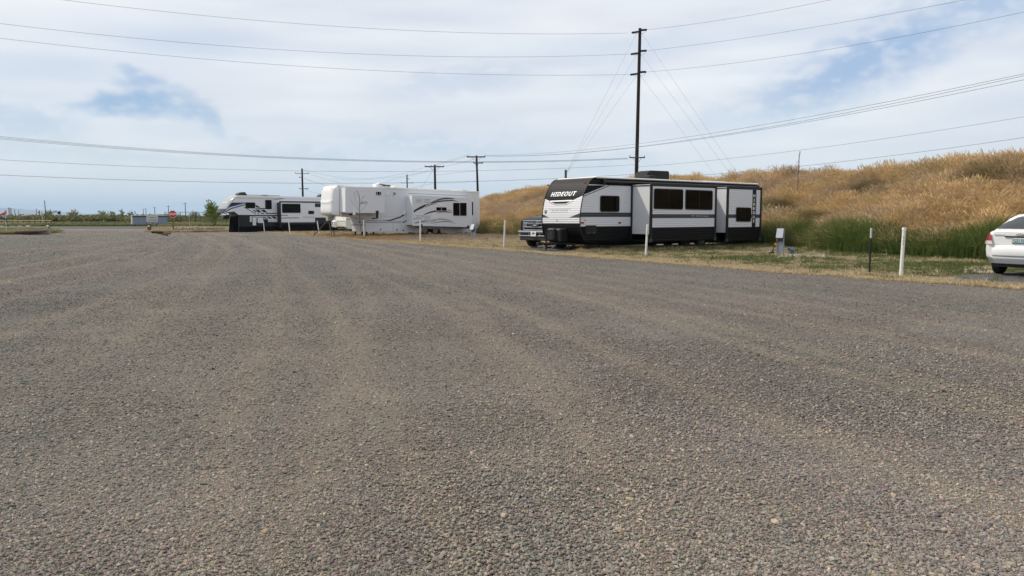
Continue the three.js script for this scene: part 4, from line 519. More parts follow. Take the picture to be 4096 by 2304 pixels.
// ---------- the cream travel trailer between the two fifth-wheels ----------
{
  const A = at(1384, 928), f = plane(A, A.clone().add(AFp.X)), S = f.S, W = 2.4, g = thing('travel_trailer', 'pale ribbed travel trailer with white gas bottles behind the white fifth-wheel nose', 'trailer', f.o, f.rot);
  const yb = S(1384, 917)[1], top = 2.75, pr = [[0.25, yb], [0.02, yb + 0.25], [0, 1.05], [0.12, 1.55], [0.34, 2.1], [0.75, 2.6], [1.05, top]], uf = profileAt(pr), L = 7.6;
  const st = paint(0, L, yb, top, 120, '#d2d1cb', P => { P.poly([[0, 1.25], [L, 1.25], [L, 1.16], [0, 1.16]], '#8f9499'); P.poly([[0.3, 1.12], [1.2, 1.22], [0.9, 1.08]], '#6d737b'); });
  mesh('side_wall', uvFlat(0, L, yb, top)(ribbed(uf, L, yb, top, 0, 0.15, 0.018)), M(0xffffff, 0.5, 0, { map: st }), g); mesh('side_wall', flip(ribbed(uf, L, yb, top, -W, 0.15, 0.018)), M(0xd2d1cb, 0.5), g);
  const nt = paint(0, W, yb, top, 240, '#d4d3cd', P => { fitText(P, 'SPRINGDALE', [1.28, 1.47], [2.34, 1.47], 0.15, '#2b3a5c', 'bold', 0.1); P.line([[1.2, 1.42], [2.35, 1.40]], 0.03, '#73798a'); P.poly([[0.2, 1.05], [2.2, 1.05], [2.3, 0.98], [0.15, 0.98]], '#8c9196'); P.poly([[1.7, 1.25], [2.1, 1.28], [1.8, 1.2]], '#4d525a'); });
  const ns = []; for (let i = 1; i < pr.length; i++) for (let k = 0; k < 12; k++) { const t = k / 12; ns.push([lerp(pr[i - 1][0], pr[i][0], t), lerp(pr[i - 1][1], pr[i][1], t)]); } ns.push(pr[pr.length - 1]);
  mesh('nose_panel', sheet(1, ns.length - 1, (i, j) => [ns[j][0] - 0.012 * Math.abs(Math.sin(ns[j][1] / 0.15 * Math.PI)), ns[j][1], i ? 0 : -W], (p, i) => [i, (p[1] - yb) / (top - yb)]), M(0xffffff, 0.5, 0, { map: nt }), g);
  mesh('roof', bx(1.0, L, top - 0.02, top + 0.04, -W, 0.02), mt.white, g); mesh('rear_wall', bx(L, L + 0.02, yb, top, -W, 0), mt.white, g); mesh('underbelly', bx(0.25, L, yb - 0.04, yb + 0.02, -W, 0), mt.black, g);
  const q = rect(S, 1356, 892, 1382, 909, 0).map(p => [p[0], p[1]]); mesh('baggage_door', slab(rrect(0.45, 0.66, 1.3, 1.0, 0.05), 0.002, 0.03, 0.006), clean(0xdad9d4), g);
  const lw = at(1301, 920, 0.45), dx = new THREE.Vector3().subVectors(lw, f.o), lu = -0.62; for (const z of [-1.42, -1.0]) { const b = mesh('gas_bottle', [rod([lu, 0.5, z], [lu, 0.98, z], 0.19, 0.19, 20), rod([lu, 0.98, z], [lu, 1.08, z], 0.19, 0.1, 20), rod([lu, 0.42, z], [lu, 0.5, z], 0.14, 0.19, 20)], clean(0xdfe0e0), g); for (const y of [0.70, 0.86]) mesh('band', rod([lu, y, z], [lu, y + 0.025, z], 0.195, 0.195, 20), M(0xa9acb0, 0.5), b); }
  mesh('chassis', [rod([0.3, 0.42, -0.5], [-1.2, 0.42, -W / 2], 0.05, 0.05, 4), rod([0.3, 0.42, -W + 0.5], [-1.2, 0.42, -W / 2], 0.05, 0.05, 4), bx(0.2, L, 0.38, 0.5, -0.6, -0.5), bx(0.2, L, 0.38, 0.5, -W + 0.5, -W + 0.6)], mt.steel, g);
  for (const x of [-0.1, 0.62]) { const u = x, z = -0.35; mesh('scissor_jack', [rod([u - 0.14, 0.28, z], [u, 0.48, z], 0.03), rod([u + 0.14, 0.28, z], [u, 0.48, z], 0.03), rod([u - 0.14, 0.28, z], [u, 0.03, z], 0.03), rod([u + 0.14, 0.28, z], [u, 0.03, z], 0.03), box(0.3, 0.03, 0.2, u, 0.02, z)], mt.steel, g); }
  for (const u of [4.1, 4.95]) { wheel(g, u, 0.33, -0.15, 0.2, 1, M(0xc9cacb, 0.45, 0.2), 0.6, 8); wheel(g, u, 0.33, -W + 0.15, 0.2, -1, M(0xc9cacb, 0.45, 0.2), 0.6, 8); }
  mesh('tongue_jack', [rod([-0.95, 0.03, -W / 2], [-0.95, 0.85, -W / 2], 0.035), box(0.25, 0.03, 0.25, -0.95, 0.025, -W / 2)], mt.steel, g);
}

// ---------- the black-skirted fifth-wheel ----------
{
  const A = atZ(948, 784, 70), rotA = 0.66, f = plane(A, A.clone().add(new THREE.Vector3(Math.cos(rotA), 0, -Math.sin(rotA)))), S = f.S, W = 2.44, g = thing('fifth_wheel_trailer', 'white fifth-wheel trailer with black skirting and slanted dark stripes', 'trailer', f.o, f.rot);
  const Z = (x, y) => S(880 + x / 5.855, 740 + y / 5.855), Q = a => a.map(p => Z(...p));
  const L = Z(1300, 600)[0] + 9.2, roofY = Z(400, 262)[1], roofE = Z(2400, 300)[1], slope = (roofE - roofY) / (Z(2400, 300)[0] - Z(400, 262)[0]), ry = u => roofY + slope * (u - Z(400, 262)[0]);
  const navy = '#14161c', wht = '#cfd2d8';
  const out = [...Q([[395, 270], [330, 300], [290, 350], [235, 450], [150, 570], [105, 640], [120, 668], [330, 626], [440, 700]]), [Z(470, 700)[0], Z(470, 1105)[1]], [L, Z(1300, 1095)[1]], [L, ry(L)]];
  const u0 = Math.min(...out.map(p => p[0])), y0 = 0, y1 = 3.9;
  const T = paint(u0, L, y0, y1, 150, wht, P => {
    P.poly([...Q([[100, 650], [330, 620], [440, 700], [1340, 703]]), [L, Z(1340, 703)[1]], [L, 0], [u0, 0]], navy);
    P.poly([...Q([[1340, 703], [1340, 870]]), [L, Z(1340, 870)[1]], [L, Z(1340, 700)[1]]], wht); P.poly(Q([[700, 735], [860, 730], [1340, 732], [1340, 868], [1130, 866], [1120, 800], [1010, 800], [1000, 865], [700, 865]]), wht);
    P.poly(Q([[235, 445], [280, 412], [560, 410], [600, 405], [600, 430], [240, 540]]), '#23262e'); P.poly(Q([[145, 570], [235, 520], [240, 440], [180, 500]]), '#23262e');
    P.line(Q([[130, 590], [225, 515], [590, 418]]), 0.09, '#2f5f9e'); P.line(Q([[125, 605], [230, 535], [590, 438]]), 0.06, '#e4e6ea'); P.line(Q([[125, 625], [250, 555], [590, 458]]), 0.1, '#23262e');
    for (const [a, b, c, d] of [[640, 545, 830, 680], [740, 550, 860, 640], [830, 575, 900, 640], [945, 575, 1020, 640]]) { }
    const bar = (x, y, w, h, sk) => P.poly(Q([[x, y], [x + w, y], [x + w + sk, y + h], [x + sk, y + h]]), '#23262e');
    P.line(Q([[560, 515], [840, 680]]), 0.06, '#23262e'); bar(755, 580, 40, 60, 75); bar(820, 580, 90, 62, 75); bar(945, 575, 90, 68, 80); bar(820, 548, 100, 20, 18); bar(900, 540, 170, 22, 20); P.poly(Q([[820, 455], [880, 485], [950, 530], [850, 530]]), '#23262e');
    bar(870, 655, 30, 26, 28); bar(950, 655, 70, 24, 25); bar(1070, 655, 290, 22, 0); bar(850, 705, 500, 14, 8); bar(930, 750, 60, 40, 50); bar(1000, 745, 50, 48, 70); bar(1085, 742, 70, 48, 70); bar(1195, 738, 90, 48, 60);
    P.poly(Q([[1190, 352], [1420, 312], [1640, 306], [1440, 330]]), '#23262e'); P.line(Q([[290, 400], [330, 310], [395, 275]]), 0.03, '#555860');
    P.c.fillStyle = '#23262e'; { const m = P.m(Z(1190, 843)); P.c.beginPath(); P.c.arc(m[0], m[1], 7, 0, 7); P.c.fill(); }
  });
  mesh('body', uvFlat(u0, L, y0, y1)(slab(out.reverse(), -W, 0)), new THREE.MeshPhysicalMaterial({ map: T, roughness: 0.4, specularIntensity: 0.7 }), g);
  // grey nose cap
  const cp = out.slice().reverse().slice(0, 6).map(p => [...p]), capF = profileAt(cp.slice().reverse());
  const yT = cp[0][1], yB = cp[5][1], cap = sheet(20, 22, (i, j) => { const a = i / 20 * 2 - 1, b = j / 22, y = lerp(yB, yT, b), e = Math.pow(1 - Math.pow(Math.abs(a), 3), 0.6); return [capF(y) - 0.30 * e * Math.sin(Math.PI * clamp(0.18 + 0.74 * b)), y, -W / 2 + a * W / 2]; });
  const ct = paint(0, 1, 0, 1, 256, '#8e9398', P => { fitText(P, 'FUZION', [0.2, 0.62], [0.8, 0.62], 0.06, '#d9dbdd', 'italic bold', 0.3); P.poly([[0, 0], [1, 0], [1, 0.22], [0, 0.22]], '#23262b'); }); { const n = cap.attributes.position.count, uv = new Float32Array(n * 2); for (let k = 0; k < n; k++) { uv[2 * k] = (k % 21) / 20; uv[2 * k + 1] = Math.floor(k / 21) / 22; } cap.setAttribute('uv', new THREE.BufferAttribute(uv, 2)); }
  mesh('nose_cap', cap, M(0xffffff, 0.35, 0, { map: ct }), g);
  mesh('roof', slab([[Z(395, 262)[0], ry(0) - 0.12], [Z(395, 262)[0], ry(0) + 0.06], [L, ry(L) + 0.06], [L, ry(L) - 0.1]], -W - 0.02, 0.05, 0.02), clean(0xd7d8d6, 0.5), g);
  mesh('pin_box', slab(Q([[180, 720], [320, 700], [280, 790], [150, 800]]).reverse(), -W / 2 - 0.2, -W / 2 + 0.2, 0.02), mt.black, g);
  const sk = new THREE.MeshPhysicalMaterial({ color: 0x0e0f13, roughness: 0.85, specularIntensity: 0.25 }), ub = Z(440, 900)[0], uA = Z(305, 1118)[0], gy = 0.01;
  // cloth skirting hung in folds from the overhang
  mesh('skirting', [sheet(60, 6, (i, j) => { const k = i / 60, b = j / 6; return [lerp(uA, ub, k) + (1 - b) * -0.05, lerp(gy, lerp(Z(320, 735)[1], Z(440, 705)[1], k), b), 0.02 + 0.05 * Math.sin(k * 42) * (1 - b * 0.7)]; }), sheet(50, 6, (i, j) => { const k = i / 50, b = j / 6; return [lerp(uA, Z(330, 740)[0], b) + 0.05 * Math.sin(k * 50) * (1 - b * 0.5), lerp(gy, Z(320, 735)[1], b), 0.02 - k * 1.15]; })], sk, g);
  const s2 = sheet(120, 4, (i, j) => { const k = i / 120, b = j / 4; return [lerp(ub, L, k), lerp(gy, Z(1340, 965)[1], b), 0.03 + 0.025 * Math.sin(k * 75) * (1 - b)]; }); mesh('skirting', s2, sk, g);
  // slide-out
  const d = 0.75, sx = (x, y) => S(880 + x / 5.855, 740 + y / 5.855, d), q0 = sx(1408, 410), q1 = sx(1408, 875), us = sx(1408, 600)[0], ue = us + 6.2, sT = Math.max(q0[1], ry(0) - 0.55), fy0 = 0.35, ft = paint(us, ue, fy0, sT, 170, wht, P => {
    const m = a => a.map(p => sx(...p)); P.poly([[us, q1[1]], [ue, q1[1]], [ue, 0], [us, 0]], navy); P.line(m([[1410, 712], [1590, 712]]), 0.05, '#23262e'); P.line(m([[1410, 775], [1860, 768]]), 0.06, '#23262e'); fitText(P, 'FUZION', sx(1935, 775), sx(2205, 778), 0.17, '#9a9da2', 'bold', 0.3); P.poly(m([[2222, 430], [2600, 430], [2600, 518], [2222, 518]]), '#23262e'); P.poly(m([[2226, 762], [2600, 762], [2600, 880], [2226, 880]]), '#23262e'); });
  const so = mesh('slide_out', uvFlat(us, ue, fy0, sT)(bx(us, ue, fy0, sT, 0.03, d)), new THREE.MeshPhysicalMaterial({ map: ft, roughness: 0.4, specularIntensity: 0.7 }), g);
  mesh('corner_post', bx(us - 0.03, us + 0.08, fy0, sT + 0.04, d - 0.04, d + 0.03, 0.01), mt.black, so); mesh('wall_seal', bx(us - 0.02, us, fy0 + 0.2, sT, 0.03, d - 0.04), M(0x1c1e22, 0.6), so); mesh('topper', [rod([us - 0.05, sT + 0.07, d - 0.02], [ue, sT + 0.07, d - 0.02], 0.07, 0.07, 10)], mt.black, so);
  mesh('skirting', sheet(70, 4, (i, j) => { const k = i / 70, b = j / 4; return [lerp(us, ue, k), lerp(gy, fy0 + 0.35, b), d + 0.02 + 0.03 * Math.sin(k * 40) * (1 - b)]; }), sk, so);
  const wz = (par, x0, y0, x1, y1, dz, r) => win(par, rect(S, 880 + x0 / 5.855, 740 + y0 / 5.855, 880 + x1 / 5.855, 740 + y1 / 5.855, dz), dz + 0.004, r, 0.03);
  wz(so, 1452, 440, 1884, 652, d, 0.08); wz(so, 2068, 604, 2200, 680, d, 0.08); wz(g, 596, 408, 822, 545, 0, 0.1); wz(g, 1058, 350, 1208, 565, 0, 0.08);
  const hat = (x0, y0, x1, y1, m) => { const q = rect(S, 880 + x0 / 5.855, 740 + y0 / 5.855, 880 + x1 / 5.855, 740 + y1 / 5.855, 0); return mesh('baggage_door', slab(rquad(q, 0.07), 0.05, 0.08, 0.008), m, g); }; mesh('door_surround', slab(rquad(rect(S, 880 + 745 / 5.855, 740 + 745 / 5.855, 880 + 850 / 5.855, 740 + 955 / 5.855, 0), 0.08), 0.03, 0.05), mt.black, g); hat(760, 758, 838, 945, clean(0xcfd2d8)); mesh('door_surround', slab(rquad(rect(S, 880 + 868 / 5.855, 740 + 755 / 5.855, 880 + 1015 / 5.855, 740 + 897 / 5.855, 0), 0.08), 0.03, 0.05), mt.black, g); hat(878, 766, 1003, 888, clean(0xcfd2d8));
  const rz = -0.9; for (const x of [490, 2400]) { const a = S(880 + (x - 100) / 5.855, 775, rz)[0], b = S(880 + (x + 110) / 5.855, 775, rz)[0]; mesh('air_conditioner', slab([[a, ry(a)], [a + 0.03, ry(a) + 0.22], [a + 0.25, ry(a) + 0.36], [b - 0.15, ry(b) + 0.38], [b - 0.12, ry(b) + 0.22], [b, ry(b) + 0.2], [b, ry(b)]], rz - 0.4, rz + 0.4, 0.03), M(0x151617, 0.4), g); }
  { const a = S(880 + 670 / 5.855, 780, rz)[0], b = S(880 + 1400 / 5.855, 780, rz)[0]; const pts = [rod([a, ry(a) + 0.16, rz], [b, ry(b) + 0.14, rz], 0.025), box(0.5, 0.14, 0.5, lerp(a, b, 0.5), ry(a) + 0.12, rz, 0.03)]; for (let k = 0; k < 5; k++) pts.push(rod([lerp(a, b, k / 4), ry(a), rz], [lerp(a, b, k / 4), ry(a) + 0.16, rz], 0.02)); mesh('roof_rack', pts, M(0x4b4f53, 0.5), g); }
}

// ---------- the white saloon car at the next site ----------
{
  const cr = at(4071, 1117), o = cr.clone(), hd = 0.60, fw = new THREE.Vector3(Math.cos(hd), 0, -Math.sin(hd)); 
  const g = thing('parked_car', 'white four-door saloon car parked on the paved pad, rear plate showing', 'car', o, hd); g.position.y = 0.058;
  const pt = new THREE.MeshPhysicalMaterial({ color: 0xd9dcdf, roughness: 0.28, clearcoat: 0.8, clearcoatRoughness: 0.05, specularIntensity: 0.6 });
  // body shell: sections along x (0 = rear bumper, 4.3 = nose), each half-section from sill to shoulder to deck centre
  const st = [[0.0, 0.42, 0.70, 0.40, 0.97, 1.05], [0.06, 0.36, 0.77, 0.36, 1.01, 1.09], [0.25, 0.30, 0.82, 0.32, 1.045, 1.125], [0.6, 0.24, 0.84, 0.3, 1.06, 1.14], [1.2, 0.22, 0.85, 0.3, 1.02, 1.08], [2.4, 0.22, 0.85, 0.3, 0.96, 1.0], [3.1, 0.22, 0.845, 0.3, 0.92, 0.98], [3.6, 0.24, 0.83, 0.3, 0.84, 0.92], [4.0, 0.28, 0.78, 0.34, 0.72, 0.80], [4.22, 0.34, 0.66, 0.4, 0.6, 0.66], [4.3, 0.40, 0.50, 0.44, 0.52, 0.56]];
  const sec = (x) => { let i = 1; while (i < st.length - 1 && st[i][0] < x) i++; const a = st[i - 1], b = st[i], t = clamp((x - a[0]) / (b[0] - a[0])); return a.map((v, k) => lerp(v, b[k], t)); };
  const half = [[0.0, 0], [0.55, 0], [0.9, 0.04], [0.975, 0.16], [1.0, 0.38], [0.99, 0.62], [0.965, 0.80], [0.90, 0.93], [0.76, 0.985], [0.4, 1.0], [0, 1.0]], NX = 60, ring = [...half, ...half.slice(1, -1).reverse().map(([a, b]) => [-a, b])];
  const shell = sheet(ring.length, NX, (i, j) => { const x = 4.3 * (0.5 - 0.5 * Math.cos(Math.PI * Math.pow(j / NX, 1))), [, y0, w, , ys, yc] = sec(x), [a, b] = ring[i % ring.length]; const k = b < 0.9 ? b / 0.9 * ys : 0, y = b < 0.9 ? lerp(y0, ys, b / 0.9) : lerp(ys, yc, (b - 0.9) / 0.1); let z = a * w; const wh = Math.min(Math.abs(x - 0.78), Math.abs(x - 3.26)); if (wh < 0.33 && Math.abs(a) > 0.85 && y < 0.32 + Math.sqrt(0.33 * 0.33 - wh * wh)) z *= 0.80; return [x, y, z]; });
  mesh('body', [shell, (() => { const s = new THREE.Shape(); const [, y0, w, , ys, yc] = st[0]; ring.forEach(([a, b], i) => { const y = b < 0.9 ? lerp(y0, ys, b / 0.9) : lerp(ys, yc, (b - 0.9) / 0.1); i ? s.lineTo(a * w, y) : s.moveTo(a * w, y); }); const q = new THREE.ShapeGeometry(s); q.rotateY(-Math.PI / 2); return q; })()], pt, g);
  // cabin
  const cabin = [[0.36, 1.11], [0.62, 1.245], [1.0, 1.425], [1.3, 1.50], [1.9, 1.525], [2.4, 1.46], [2.75, 1.30], [3.3, 0.96]], cf = x => { for (let i = 1; i < cabin.length; i++) if (x <= cabin[i][0]) return lerp(cabin[i - 1][1], cabin[i][1], (x - cabin[i - 1][0]) / (cabin[i][0] - cabin[i - 1][0])); return 0.9; };
  const cs = [[0, 1], [0.5, 0.995], [0.8, 0.97], [0.92, 0.88], [0.97, 0.7], [1.03, 0.35], [1.07, 0]], cr2 = [...cs.map(([a, b]) => [a, b]).reverse(), ...cs.slice(1).map(([a, b]) => [-a, b])];
  const roof = sheet(cr2.length - 1, 48, (i, j) => { const x = lerp(0.36, 3.3, j / 48), y = cf(x), [a, b] = cr2[i], base = 1.0; return [x, lerp(base, y, b), a * 0.715 * lerp(1.06, 1, sm(0.36, 0.9, x))]; }); mesh('cabin', toCreasedNormals(roof, 0.6), pt, g);
  const gl = new THREE.MeshPhysicalMaterial({ color: 0x1c2226, roughness: 0.04, specularIntensity: 0.9 });
  mesh('rear_window', sheet(16, 10, (i, j) => { const a = i / 16 * 2 - 1, k = j / 10, x = lerp(0.41, 1.06, k), y = cf(x), w = lerp(0.70, 0.545, k); return [x - 0.014, y + 0.012 - (y - 1.0) * 0.10 * Math.pow(Math.abs(a), 3), a * w]; }), gl, g);
  for (const z of [1, -1]) { mesh('side_window', slab([[1.0, 1.08], [1.28, 1.36], [1.85, 1.385], [1.85, 1.06]], z > 0 ? 0.725 : -0.745, z > 0 ? 0.745 : -0.725), gl, g); mesh('side_window', slab([[1.93, 1.06], [1.93, 1.385], [2.35, 1.34], [2.75, 1.12], [2.8, 1.05]], z > 0 ? 0.725 : -0.745, z > 0 ? 0.745 : -0.725), gl, g); }
  mesh('windscreen', sheet(10, 6, (i, j) => { const a = i / 10 * 2 - 1, x = lerp(2.5, 3.2, j / 6); return [x + 0.012, cf(x) + 0.008 - 0.03 * a * a, a * lerp(0.56, 0.64, j / 6)]; }), gl, g);
  // bumper with its swage line, boot lid, lamps, plate
  const bump = (y, out, w) => { const p = []; for (let k = 0; k <= 14; k++) { const a = k / 14 * 2 - 1; p.push([lerp(-out, 0.30, Math.pow(Math.abs(a), 5)), y, a * w]); } return p; };
  const lev = [[0.30, -0.02, 0.74], [0.40, 0.05, 0.80], [0.445, 0.075, 0.83], [0.455, 0.06, 0.825], [0.49, 0.06, 0.825], [0.50, 0.085, 0.835], [0.62, 0.085, 0.84], [0.70, 0.06, 0.835], [0.735, 0.03, 0.83], [0.75, -0.03, 0.82]].map(a => bump(...a));
  mesh('bumper', sheet(14, lev.length - 1, (i, j) => lev[j][i]), pt, g); mesh('bumper_groove', sheet(14, 1, (i, j) => { const p = bump(0.458 + j * 0.028, 0.066, 0.827)[i]; return p; }), M(0x9b9ea2, 0.6), g);
  const lid = mesh('boot_lid', (() => { const q = slab(rquad([[-0.60, 1.06], [0.60, 1.06], [0.52, 0.745], [-0.52, 0.745]], 0.09), 0, 0.05, 0.012); q.rotateY(-Math.PI / 2); q.translate(0.035, 0, 0); return q; })(), pt, g);
  mesh('lid_gap', (() => { const q = slab(rquad([[-0.615, 1.07], [0.615, 1.07], [0.535, 0.732], [-0.535, 0.732]], 0.095), 0, 0.008); q.rotateY(-Math.PI / 2); q.translate(0.012, 0, 0); return q; })(), M(0x4b4e52, 0.7), g);
  mesh('lid_handle', box(0.045, 0.035, 0.66, -0.025, 0.955, 0, 0.016), M(0x17181a, 0.4), lid);
  const badge = slab([[-0.085, -0.012], [-0.03, -0.012], [-0.025, -0.03], [0.035, -0.03], [0.035, -0.012], [0.09, -0.012], [0.08, 0.018], [0.03, 0.018], [0.03, 0.034], [-0.03, 0.034], [-0.03, 0.018], [-0.075, 0.018]], 0, 0.016, 0.003); badge.rotateY(-Math.PI / 2); badge.translate(-0.022, 1.01, 0); mesh('badge', badge, M(0xcfc9b8, 0.3, 0.6), lid);
  const ptx = paint(0, 0.32, 0, 0.165, 1000, '#bfc9c9', P => { P.poly([[0, 0], [0.32, 0], [0.32, 0.03], [0.25, 0.05], [0.17, 0.03], [0.1, 0.055], [0, 0.03]], '#6f8d8f'); P.poly([[0.145, 0.02], [0.175, 0.02], [0.178, 0.12], [0.16, 0.14], [0.142, 0.12]], '#5d9f93'); fitText(P, '928', [0.02, 0.045], [0.135, 0.045], 0.082, '#17295a', 'bold'); fitText(P, 'BBJ', [0.185, 0.045], [0.30, 0.045], 0.082, '#17295a', 'bold'); P.line([[0, 0.003], [0.32, 0.003], [0.32, 0.162], [0, 0.162], [0, 0]], 0.012, '#1a1c1d'); });
  { const q = bx(-0.034, -0.024, 0.79, 0.93, -0.16, 0.16), p = q.attributes.position, uv = q.attributes.uv; for (let i = 0; i < p.count; i++) uv.setXY(i, (p.getZ(i) + 0.16) / 0.32, (p.getY(i) - 0.79) / 0.14); mesh('licence_plate', q, M(0xffffff, 0.45, 0, { map: ptx }), lid); }
  const ntx = paint(0, 0.34, 0, 0.05, 700, '#d9dcdf', P => fitText(P, 'AVEO LS', [0.01, 0.012], [0.33, 0.012], 0.026, '#3a3d42', 'italic bold', 0.2)); { const q = bx(-0.0335, -0.026, 0.985, 1.008, -0.56, -0.34), p = q.attributes.position, uv = q.attributes.uv; for (let i = 0; i < p.count; i++) uv.setXY(i, (p.getZ(i) + 0.56) / 0.22, (p.getY(i) - 0.985) / 0.023); mesh('model_lettering', q, M(0xffffff, 0.3, 0, { map: ntx }), lid); }
  for (const s of [-1, 1]) {
    const lamp = (y0, y1, m, nm, par) => mesh(nm, sheet(6, 5, (i, j) => { const a = i / 6, y = lerp(y0, y1, j / 5), zin = lerp(0.575, 0.645, (y - 0.75) / 0.28), z = lerp(zin, 0.832 - 0.05 * sm(0.75, 1.03, y), a); return [lerp(-0.035, 0.16, Math.pow(a, 2.2)) + 0.10 * (y - 0.75) - 0.02, y, s * z]; }), m, par);
    const t = lamp(0.85, 1.035, new THREE.MeshPhysicalMaterial({ color: 0x8c0a14, roughness: 0.15, clearcoat: 1 }), 'tail_lamp', g); lamp(0.76, 0.845, new THREE.MeshPhysicalMaterial({ color: 0xc7b7b5, roughness: 0.15, clearcoat: 1 }), 'reverse_lens', t);
    wheel(g, 0.78, 0.29, s * 0.73, 0.18, s, mt.alloy, 0.6, 5); wheel(g, 3.26, 0.29, s * 0.73, 0.18, s, mt.alloy, 0.6, 5);
    mesh('door_mirror', box(0.12, 0.12, 0.18, 2.75, 1.02, s * 0.93, 0.04), pt, g);
  }
  mesh('underbody', [bx(0.25, 4.1, 0.2, 0.34, -0.62, 0.62), box(0.5, 0.13, 0.2, 0.4, 0.24, 0.25, 0.05), rod([0.1, 0.22, 0.35], [0.6, 0.24, 0.35], 0.03), rod([0.78, 0.29, -0.7], [0.78, 0.29, 0.7], 0.05)], mt.black, g);
  mesh('head_rest', [box(0.14, 0.2, 0.3, 1.2, 1.12, -0.33, 0.05), box(0.14, 0.2, 0.3, 1.2, 1.12, 0.33, 0.05)], M(0x55585a, 0.9), g);
}

// ---------- marker posts, stakes, hook-up pedestals ----------
const V = (x, y, z) => new THREE.Vector3(x, y, z);
function markerPost(bx_, by_, tx_, ty_, label, num, cap) {
  const b = at(bx_, by_), t = atZ(tx_, ty_, -b.z), g = thing('marker_post', label, 'post', b, 0, 'site marker posts'), d = t.clone().sub(b), r = 0.041;
  const pg = rod([0, -0.02, 0], d, r, r, 16); if (num) { const p = pg.attributes.position, uv = pg.attributes.uv, L = d.length(); for (let i = 0; i < p.count; i++) { const x = p.getX(i) - d.x * p.getY(i) / d.y, z = p.getZ(i) - d.z * p.getY(i) / d.y; uv.setXY(i, clamp(0.5 + (Math.atan2(x, z) + Math.atan2(b.x, -b.z) * -0 - Math.atan2(-b.x, -b.z)) / 6.283), p.getY(i) / d.y); } }
  const m = num ? M(0xffffff, 0.5, 0, { map: paint(0, 2 * Math.PI * r, 0, d.length(), 700, '#d8d7d2', P => num.split('').forEach((c, k) => fitText(P, c, [Math.PI * r - 0.017, d.length() - 0.24 - k * 0.085 - 0.02], [Math.PI * r + 0.017, d.length() - 0.24 - k * 0.085 - 0.02], 0.06, '#2e2c2c', 'bold'))) }) : mt.pvc;
  mesh('pipe', pg, m, g);
  if (cap) mesh('cap', rod(d.clone().multiplyScalar(0.955), d.clone().multiplyScalar(1.012), 0.05, 0.047, 16), mt.white, g); else mesh('cap', rod(d, d.clone().multiplyScalar(1.006), r * 0.98, r * 0.8, 16), mt.white, g);
}
markerPost(3603, 1108, 3617, 912, 'capped white pipe post numbered 137 on the green grass', '137', true);
markerPost(2583, 1025, 2590, 899, 'leaning white pipe post numbered 138 in front of the ribbed black-nosed trailer', '138');
markerPost(2016, 990, 2020, 883, 'white pipe post on dry grass left of the pickup grille');
markerPost(1681, 968, 1681, 883, 'white pipe post standing before the twin wheels of the white fifth-wheel');
markerPost(1456, 949, 1454, 881, 'white pipe post beside the thin bare sapling');
markerPost(1277, 939, 1269, 884, 'tilted white post beside the white gas bottles');
markerPost(1160, 935, 1154, 881, 'tilted white post before the slide-out of the black-skirted fifth-wheel');
markerPost(1058, 928, 1053, 884, 'tilted white post before the baggage doors of the black-skirted fifth-wheel');
function stake(bx_, by_, tx_, ty_, label, white) {
  const b = at(bx_, by_), t = atZ(tx_, ty_, -b.z), d = t.clone().sub(b), g = thing('steel_stake', label, 'stake', b, 0, 'steel stakes');
  const T = (a, c, w) => { const A = d.clone().multiplyScalar(a), B = d.clone().multiplyScalar(c); return [rod(A, B, w, w, 4), rod(A.clone().add(V(0.018, 0, 0.01)), B.clone().add(V(0.018, 0, 0.01)), w * 0.7, w * 0.7, 4)]; };
  mesh('stake', T(0, white ? 0.78 : 1, 0.017), M(0x18241f, 0.7), g); if (white) mesh('painted_tip', T(0.78, 1, 0.0175), M(0xc3c6c4, 0.6), g);
}
stake(3476, 1095, 3484, 912, 'dark green steel stake with white tip on the lawn', true);
stake(1257, 939, 1256, 907, 'short dark stake beside the white gas bottles');
stake(1153, 934, 1152, 916, 'short dark stake beside a tilted white post');
function pedestal(bx_, by_, ty_, label, rot, full) {
  const b = at(bx_, by_), H = atZ(bx_, ty_, -b.z).y, g = thing('hookup_pedestal', label, 'pedestal', b, rot, full ? undefined : undefined), gm = M(0x878d98, 0.55);
  const k = H / 1.0; mesh('post', [bx(-0.13, 0.10, -0.02, H, -0.02, 0.09, 0.008), bx(-0.15, -0.12, -0.02, H, -0.03, 0.11, 0.004), bx(0.09, 0.12, -0.02, H, -0.03, 0.11, 0.004)], gm, g);
  const hood = new THREE.ExtrudeGeometry(shapeOf([[0.08, H + 0.015], [0.13, H + 0.015], [0.36, H - 0.34], [0.26, H - 0.37], [0.08, H - 0.05]]), { depth: 0.25, bevelEnabled: false }); hood.rotateY(-Math.PI / 2); hood.translate(0.11, 0, 0); const cv = mesh('hinged_cover', hood, M(0x939aa5, 0.5), g); mesh('panel', bx(-0.11, 0.08, H - 0.5, H - 0.06, 0.09, 0.11), M(0x33363b, 0.6), g);
  mesh('plug_lead', tube([[-0.03, H - 0.36, 0.16], [-0.14, H - 0.55, 0.2], [-0.2, 0.3, 0.22], [-0.32, 0.04, 0.25]], 0.016, 20, 6), mt.rubber, g);
  if (full) { mesh('plug', box(0.06, 0.11, 0.06, -0.165, 0.40 * k, 0.21, 0.015), M(0xc08a1c, 0.5), g); mesh('tap', [rod([0.12, 0.28, 0.04], [0.2, 0.27, 0.06], 0.02), rod([0.2, 0.24, 0.06], [0.2, 0.31, 0.06], 0.014)], mt.galv, g); }
  return [b, g];
}
